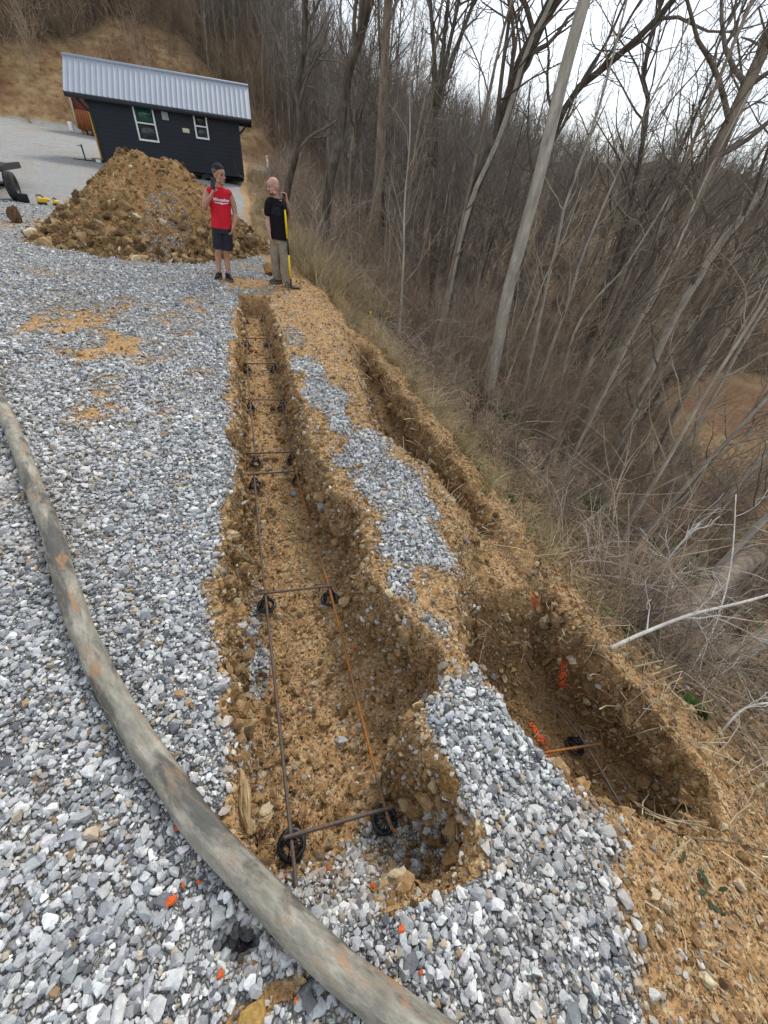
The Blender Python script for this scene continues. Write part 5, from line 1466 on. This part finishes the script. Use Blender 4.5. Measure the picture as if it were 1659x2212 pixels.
# --- far wood that reads as one mass
def joined(kind, name):
    bm = bmesh.new(); bm.from_mesh(kind[0]); bm.from_mesh(kind[1]); me = bpy.data.meshes.new(name); bm.to_mesh(me); bm.free()
    me.materials.append(M_WOODFAR); return me
M_WOODFAR = bark("far_wood_bark", (.125, .105, .088), (.275, .232, .195), (.30, .28, .235))
c_far = collection_of([proto("wood_%02d" % i, joined(k, "wood"), M_WOODFAR) for i, k in enumerate(BIG)], "far_trees")
rng = np.random.default_rng(31)
N0 = 9000
az = np.radians(rng.uniform(-34, 80, N0)); D = 24 + 85 * rng.random(N0) ** .8
X, Y = D * np.sin(az), D * np.cos(az)
ok = (litter_mask(X, Y) > .6) & (bank_mask(X, Y) < .2) & (clearing(X, Y) < .15) & ((X > 4 + .06 * Y) | (Y > 54)) & (X < 95) & (Y < 115)
ok &= rng.random(N0) < np.where(Y > 54, .42, .22)
X, Y, D = X[ok], Y[ok], D[ok]; n = len(X)
zz_ = height(X, Y); s_ = rng.uniform(.6, .95, n); azd = np.degrees(np.arctan2(X, Y))
lim_ = np.interp(azd, [-40, 5, 14, 22, 40, 80], [.4, .3, .22, .125, .10, .115]) * rng.uniform(.75, 1.12, n)
s_ = np.clip(np.minimum(s_, (1.85 + lim_ * D - zz_) / 13.0), .15, 1)
tag(scatter("woodland", np.stack([X, Y, height(X, Y)], -1), np.stack([rng.normal(0, .04, n), rng.normal(0, .04, n), rng.uniform(0, 6.28, n)], -1), np.repeat(s_[:, None], 3, 1), rng.integers(0, 5, n), c_far), kind='stuff')
print("far trees", n)

# --- brushwood
def brush_mesh(seed, stems, h, spread, side=3, r=.006, kidn=3, arch=.0):
    rg = random.Random(seed); m = MB()
    for k in range(stems):
        a = rg.uniform(0, 6.28); tilt = rg.uniform(.05, spread)
        d = Vector((math.cos(a) * math.sin(tilt), math.sin(a) * math.sin(tilt), math.cos(tilt)))
        p = Vector((rg.gauss(0, .15), rg.gauss(0, .15), -.05)); L_ = h * rg.uniform(.45, 1.1); n = 6
        pts = [p]; dd = d
        for i in range(n):
            dd = (dd + rvec(rg) * .16 + Vector((0, 0, -arch * i / n))).normalized(); pts.append(pts[-1] + dd * L_ / n)
        m.tube([q[:] for q in pts], [r * (1 - .75 * i / n) for i in range(n + 1)], 3, cap=False)
        for _ in range(kidn):
            i = rg.randint(1, n - 1); nd = ((pts[i + 1] - pts[i]).normalized() + rvec(rg) * .55).normalized()
            q = [pts[i]]; l2 = L_ * rg.uniform(.2, .5)
            for j in range(3): nd = (nd + rvec(rg) * .2).normalized(); q.append(q[-1] + nd * l2 / 3)
            m.tube([w[:] for w in q], [r * .55, r * .45, r * .35, r * .25], 3, cap=False)
    V, F = m.arrays(); return mesh_np("brush", V, F, True)
def stalk_mat(name, var=.3):
    m = NT(name); t = m.attr('tint', 'INSTANCER', 'Color'); v = m.coord()
    m.base(m.mix(1.0, t, m.ramp(m.noise(v, 3, 3), [(.3, 1 - var), (.7, 1 + var)]), 'MULTIPLY'))
    m.set(Roughness=.9); m.b.inputs['Specular IOR Level'].default_value = .1
    return m.m
M_BRUSH = stalk_mat("brushwood"); M_STRAW = stalk_mat("straw"); M_LEAF = stalk_mat("fallen_leaf", .4); M_GREEN = stalk_mat("green_leaf", .3)
c_brush = collection_of([proto("brush_%02d" % i, brush_mesh(700 + i, st, h, sp, 3, r, k, ar), M_BRUSH) for i, (st, h, sp, r, k, ar) in enumerate([(18, 1.7, .6, .0085, 4, .0), (15, 2.3, .45, .009, 4, .0), (18, 1.2, .9, .007, 4, .15), (12, 2.9, .35, .010, 5, .0), (18, 1.5, 1.1, .008, 4, .30)])], "brush")
N0 = 26000
az = np.radians(rng.uniform(-4, 88, N0)); D = 3.2 + 42 * rng.random(N0) ** 1.25
X, Y = D * np.sin(az), D * np.cos(az)
lm_ = litter_mask(X, Y)
ok = (lm_ > .45) & (clearing(X, Y) < .35) & (X > 2.7 + .35 * rng.normal(size=N0) + 1.0 * sstep(18, 45, Y) - 1.1 * sstep(9, 13, Y))
ok &= rng.random(N0) < np.where(D < 7, .025, np.where(D < 12, .035, np.where(D < 20, .10, .20))) * (.35 + 1.1 * vnoise(X / 2.2, Y / 2.2, 93))
ok &= ~((X > 4) & (X < 9) & (Y < 3.2) & (rng.random(N0) < .45))
X, Y, D = X[ok], Y[ok], D[ok]; n = len(X)
s_ = rng.uniform(.55, 1.15, n) * np.where(D < 7, .55, np.where(D < 11, .8, 1.0))
tint = pal(rng, n, [(0.258, 0.203, 0.156), (0.334, 0.265, 0.198), (0.204, 0.163, 0.132), (0.430, 0.360, 0.288), (0.237, 0.152, 0.108)], [.3, .3, .2, .12, .08], .18)
tag(scatter("brushwood", np.stack([X, Y, height(X, Y)], -1), np.stack([rng.normal(0, .1, n), rng.normal(0, .1, n), rng.uniform(0, 6.28, n)], -1), np.repeat(s_[:, None], 3, 1), rng.integers(0, 5, n), c_brush, tint), kind='stuff')
print("brush", n)
# brush at the foot and brow of the bank, behind the cabins
# --- dry grass on the brow of the slope
def tuft_mesh(seed, blades, h, w=.0035, spread=.8, droop=.5):
    rg = random.Random(seed); m = MB()
    for k in range(blades):
        a = rg.uniform(0, 6.28); tl = rg.uniform(.05, spread); L_ = h * rg.uniform(.5, 1.15)
        d = Vector((math.cos(a) * math.sin(tl), math.sin(a) * math.sin(tl), math.cos(tl)))
        sd = Vector((-math.sin(a + rg.gauss(0, .6)), math.cos(a), 0)).normalized() * w * rg.uniform(.6, 1.3)
        p = Vector((rg.gauss(0, .05), rg.gauss(0, .05), -.02)); P = [p]
        for i in range(4):
            d = (d + Vector((math.cos(a) * .1, math.sin(a) * .1, -droop * rg.uniform(.1, .6))) + rvec(rg) * .08).normalized(); P.append(P[-1] + d * L_ / 4)
        V = []
        for i, q in enumerate(P): ww = sd * (1 - i / 4.6); V += [(q - ww)[:], (q + ww)[:]]
        m.add(V, [[2 * i, 2 * i + 1, 2 * i + 3, 2 * i + 2] for i in range(4)])
    V, F = m.arrays(); return mesh_np("tuft", V, F, False)
c_tuft = collection_of([proto("tuft_%02d" % i, tuft_mesh(800 + i, b_, h, w, sp, dr), M_STRAW) for i, (b_, h, w, sp, dr) in enumerate([(22, .42, .0052, .8, .4), (20, .62, .0052, .65, .3), (24, .34, .005, 1.2, .5), (18, .85, .0056, .45, .25)])], "tufts")
N0 = 60000
X = rng.uniform(-.2, 5.0, N0); Y = rng.uniform(-.6, 40, N0) ** 1.0
Y = np.where(rng.random(N0) < .75, rng.uniform(-.6, 14, N0), Y)
xo = np.interp(Y, LO[:, 0], LO[:, 1])
d_ = X - np.where(Y < 7.4, xo + .10, np.interp(Y, [7.4, 9, 10.5, 13, 16, 40], [1.75, 1.55, 1.2, .75, .2, .3]))
pr = np.where((d_ > 0) & (d_ < 1.3), np.exp(-d_ / .38), 0) * .6 * (.25 + vnoise(X / .5, Y / .5, 95)) * sstep(.6, 2.0, Y)
pr = np.where(Y > 10, np.where((d_ > 0) & (d_ < np.where(Y > 16, 4.0, 2.4)), .55, 0) * (.4 + vnoise(X / .8, Y / .8, 96)) * .8, pr)
und_ = base_h(X, Y) - height(X, Y)
ok = (rng.random(N0) < pr * .36) & (und_ < .16)
X, Y = X[ok], Y[ok]; n = len(X)
tint = pal(rng, n, [(.42, .33, .19), (.34, .26, .15), (.50, .41, .26), (.24, .175, .105), (.17, .19, .07)], [.35, .3, .15, .15, .05], .12)
k = rng.integers(0, 4, n); k = np.where((Y < 8) & (k == 3), 2, k)
s_ = rng.uniform(.5, 1.05, n) * np.where(Y > 9.5, 1.15, .8)
tag(scatter("dry_grass", np.stack([X, Y, height(X, Y)], -1), np.stack([rng.normal(0, .15, n), np.where(Y < 9.5, .75, .25) + rng.normal(0, .35, n), rng.normal(0, 1.0, n)], -1), np.repeat(s_[:, None], 3, 1), k, c_tuft, tint), kind='stuff')
print("tufts", n)
# --- fallen leaves, straw bits and twigs lying on the slope
def leaf_mesh(seed, fold=.25):
    rg = random.Random(seed)
    P = [(-.5, 0, 0), (-.2, .26, .08), (.15, .24, .10), (.5, 0, .02 + rg.uniform(0, .2)), (.15, -.22, .12), (-.2, -.25, .06), (0, 0, 0)]
    return mesh_np("leaf", np.array(P), np.array([[0, 1, 6], [1, 2, 6], [2, 3, 6], [3, 4, 6], [4, 5, 6], [5, 0, 6]]), False)
def straw_mesh(seed):
    rg = random.Random(seed); m = MB(); p = Vector((-.5, 0, 0)); P = [p]; d = Vector((1, 0, 0))
    for i in range(4): d = (d + rvec(rg) * .15).normalized(); P.append(P[-1] + d * .25)
    m.tube([q[:] for q in P], .012, 3, cap=False); V, F = m.arrays(); return mesh_np("straw", V, F, True)
c_leaf = collection_of([proto("leaf_%02d" % i, leaf_mesh(820 + i), M_LEAF) for i in range(3)] + [proto("leaf_%02d" % i, straw_mesh(830 + i), M_LEAF) for i in range(3, 6)], "leaves")
wet_ = GL[:-1, :-1]
dens = (190 * sstep(.3, .8, wet_) * np.clip((6 / CDIST) ** 1.4, 0, 1) + (45 + 150 * np.exp(-((CX - 2.5) / .5) ** 2)) * sstep(1.0, 1.5, CX) * (CY < 9) * (CY > -1.5) * (1 - .6 * sstep(.1, .4, und[:-1, :-1])) + 80 * (CN[..., 2] < .6) * (CX > 1.7) * (CX < 2.7) * (CY < 7.5) * (CY > 0)) * CSEE * (CDIST < 22) * (CX > .9)
P, Nn = sample(dens, rng); n = len(P)
straw = rng.random(n) < np.where(P[:, 0] < 2.9, .8, .3)
size = np.where(straw, rng.uniform(.08, .42, n), rng.uniform(.035, .085, n))
tint = pal(rng, n, [(.20, .125, .07), (.29, .20, .115), (.13, .085, .05), (.36, .28, .17)], [.35, .3, .2, .15], .15)
tint[straw] = pal(rng, int(straw.sum()), [(.58, .48, .31), (.45, .36, .22), (.24, .18, .12)], [.4, .35, .25], .12)
tl = np.arctan2(Nn[:, 0], Nn[:, 2])
tag(scatter("leaf_litter", P + Nn * .008, np.stack([rng.normal(0, .3, n), tl + rng.normal(0, .2, n), rng.uniform(0, 6.28, n)], -1), np.repeat(size[:, None], 3, 1), np.where(straw, rng.integers(3, 6, n), rng.integers(0, 3, n)), c_leaf, tint), kind='stuff')
print("litter", n)
# --- brambles: long pale arching canes near the brow of the slope
c_bram = collection_of([proto("bramble_%02d" % i, brush_mesh(760 + i, 7, 1.5, 1.25, 3, .0055, 2, .55), M_BRUSH) for i in range(4)], "brambles")
N0 = 900
Y = rng.uniform(.2, 13, N0); X = np.interp(Y, [0, 5, 9, 13], [3.0, 2.7, 2.2, 1.6]) + rng.exponential(.9, N0)
ok = rng.random(N0) < .16 * (.2 + 1.3 * vnoise(X / 1.3, Y / 1.3, 99)); X, Y = X[ok], Y[ok]; n = len(X)
tint = pal(rng, n, [(.42, .36, .29), (.33, .25, .18), (.52, .47, .40), (.22, .13, .085)], [.35, .3, .2, .15], .12)
tag(scatter("brambles", np.stack([X, Y, height(X, Y)], -1), np.stack([rng.normal(0, .2, n), rng.normal(.1, .2, n), rng.uniform(0, 6.28, n)], -1), np.repeat(rng.uniform(.5, 1.1, n)[:, None], 3, 1), rng.integers(0, 4, n), c_bram, tint), kind='stuff')
# --- grass and brush on the cut bank and above it
X = rng.uniform(-40, 9, 30000); Y = rng.uniform(49, 74, 30000); b_ = bank_mask(X, Y)
ok = (b_ > .3) & (rng.random(30000) < .07 * (.2 + vnoise(X / 2.5, Y / 2.5, 98)))
X, Y = X[ok], Y[ok]; n = len(X)
tint = pal(rng, n, [(.36, .26, .13), (.28, .19, .09), (.44, .34, .19), (.18, .11, .06)], [.35, .3, .2, .15], .15)
s_ = rng.uniform(.7, 1.5, n)
tag(scatter("bank_grass", np.stack([X, Y, height(X, Y)], -1), rng.normal(0, .25, (n, 3)), np.repeat(s_[:, None], 3, 1), rng.integers(0, 4, n), c_tuft, tint), kind='stuff')
X = rng.uniform(-45, 12, 9000); Y = rng.uniform(52, 82, 9000); b_ = bank_mask(X, Y)
ok = (litter_mask(X, Y) > .5) & (rng.random(9000) < np.where(b_ > .3, .03, .55))
X, Y = X[ok], Y[ok]; n = len(X); s_ = rng.uniform(.9, 1.9, n)
tint = pal(rng, n, [(0.300, 0.217, 0.154), (0.390, 0.290, 0.203), (0.225, 0.167, 0.126), (0.195, 0.189, 0.105)], [.3, .3, .2, .1], .18)
tag(scatter("bank_brushwood", np.stack([X, Y, height(X, Y)], -1), np.stack([rng.normal(0, .1, n), rng.normal(0, .1, n), rng.uniform(0, 6.28, n)], -1), np.repeat(s_[:, None], 3, 1), rng.integers(0, 5, n), c_brush, tint), kind='stuff')
print('bank brush', n)
# --- green weeds on the slope
def weed_mesh(seed, nl, h):
    rg = random.Random(seed); m = MB()
    for k in range(nl):
        a = rg.uniform(0, 6.28); el = rg.uniform(.2, 1.2); L_ = h * rg.uniform(.5, 1)
        d = Vector((math.cos(a) * math.cos(el), math.sin(a) * math.cos(el), math.sin(el))); s2 = Vector((-math.sin(a), math.cos(a), 0))
        b0 = Vector((rg.gauss(0, .02), rg.gauss(0, .02), 0)); w2 = L_ * .16
        P = [b0, b0 + d * L_ * .35 + s2 * w2, b0 + d * L_ * .35 - s2 * w2, b0 + d * L_ * .75 + s2 * w2 * .8 - Vector((0, 0, L_ * .06)), b0 + d * L_ * .75 - s2 * w2 * .8 - Vector((0, 0, L_ * .06)), b0 + d * L_ - Vector((0, 0, L_ * .18))]
        m.add([p[:] for p in P], [[0, 2, 1], [1, 2, 4], [1, 4, 3], [3, 4, 5]])
    V, F = m.arrays(); return mesh_np("weed", V, F, False)
c_weed = collection_of([proto("weed_%02d" % i, weed_mesh(840 + i, 22, .2), M_GREEN) for i in range(3)], "weeds")
WP = [(1.89, 10.7), (1.75, 9.9), (1.6, 9.3), (2.3, 9.6), (2.5, 7.6), (2.7, 6.6), (2.95, 5.9), (2.8, 5.2), (2.75, 1.3), (3.0, 4.4), (3.3, 3.2), (2.6, 2.7), (2.95, .5)]
X = np.concatenate([np.array(WP)[:, 0] + .06 * rng.normal(size=len(WP)) for _ in range(3)] + [rng.uniform(5, 12, 260)])
Y = np.concatenate([np.array(WP)[:, 1] + .10 * rng.normal(size=len(WP)) for _ in range(3)] + [rng.uniform(2, 9, 260)])
kp = np.concatenate([np.ones(len(WP) * 3, bool), vnoise(X[-260:] / 1.6, Y[-260:] / 1.6, 97) > .55]); X, Y = X[kp], Y[kp]; n = len(X)
tint = pal(rng, n, [(.075, .12, .035), (.11, .145, .05), (.14, .15, .07)], [1, 1, .6], .15)
s_ = rng.uniform(.5, 1.2, n) * np.where(X > 4.5, 1.3, .6)
tag(scatter("green_weeds", np.stack([X, Y, height(X, Y)], -1), np.stack([rng.normal(0, .2, n), rng.normal(.3, .2, n), rng.uniform(0, 6.28, n)], -1), np.repeat(s_[:, None], 3, 1), rng.integers(0, 3, n), c_weed, tint), kind='stuff')

# --- single plants and dead wood
M_LEAFG = simple("weed_green", (.03, .055, .02), .6, 0, .3, 20)
for (x, y, s2, sd, lab) in [(1.59, -.13, .34, 1, "small pair of dark green leaves sprouting from bare soil, bottom right"), (1.61, -.27, .5, 2, "larger dark green weed sprouting from bare soil, bottom right")]:
    q = tag(empty("weed", (x, y, H1(x, y) + .01)), lab, "plant")
    me = weed_mesh(900 + sd, 5 if sd == 1 else 9, .14 * s2); me.materials.append(M_LEAFG); obj("leaves", me, None, q)
    MB().tube([(0, 0, -.03), (.01, 0, .02 * s2)], .004, 6).build("stem", M_LUMBER, q)
def deadwood(name, pts, r, mat, label, cat, seed, kids=5, kl=.35):
    rg = random.Random(seed); q = tag(empty(name, pts[0]), label, cat)
    P = spline(pts, 24); m = MB(); m.tube(loc(P, q), np.linspace(r[0], r[1], 24), 9); m.build("stem", mat, q, True)
    if kids:
        m = MB(); outl = [[], [], [], []]
        for k in range(kids):
            i = rg.randint(4, 21); b0 = Vector(P[i + 1] - P[i]).normalized(); ax = rvec(rg); ax = (ax - b0 * ax.dot(b0)).normalized()
            branch(outl, Vector(P[i] - np.array(pts[0])), (b0 * .75 + ax * .65).normalized(), kl * rg.uniform(.6, 1.4), r[1] * .75, 1, 2, rg, (0, 2, 1), 0, .2)
        for l_ in outl:
            for pp_, rd in l_: m.tube([p[:] for p in pp_], rd, 5, cap=False)
        m.build("twigs", mat, q, True)
    return q
deadwood("dead_branch", [(2.22, .88, -.40), (2.55, .92, -.36), (3.0, .95, -.30), (3.5, .92, -.20), (4.2, .9, -.02)], (.014, .008), M_DEAD, "long bleached white branch reaching right from the grassy slope edge", "branch", 1, 7, .5)
deadwood("dead_branch", [(2.95, .30, -.75), (3.15, .36, -.62), (3.5, .30, -.62), (3.8, .12, -.70), (4.2, .05, -.65)], (.008, .004), M_DEAD, "thin bleached twig with crooked forks low at the right edge", "branch", 2, 8, .4)
deadwood("dead_branch", [(3.4, 1.55, -1.1), (3.5, 1.5, -.7), (3.48, 1.55, -.35), (3.6, 1.6, -.02)], (.012, .006), M_DEAD, "upright bleached branch with forks standing in the brush", "branch", 3, 7, .35)
deadwood("dead_branch", [(3.3, .75, -.95), (3.9, 1.05, -.85), (4.4, 1.5, -.55), (4.9, 2.1, -.2)], (.010, .005), M_DEAD, "pale crooked branch lying over the brush above the white branch", "branch", 4, 8, .45)
deadwood("fallen_log", [(4.5, 1.45, -1.62), (5.0, 1.62, -1.68), (5.7, 1.85, -1.80), (6.6, 2.15, -1.95), (7.8, 2.5, -2.1)], (.15, .17), M_BARK_MID, "thick grey fallen log lying on the slope at the right edge", "log", 5, 0)
deadwood("fallen_log", [(4.7, .95, -1.62), (5.3, 1.05, -1.75), (6.2, 1.2, -2.0), (7.4, 1.4, -2.3)], (.10, .12), M_BARK_MID, "slimmer pale fallen log below the thick grey log", "log", 6, 0)
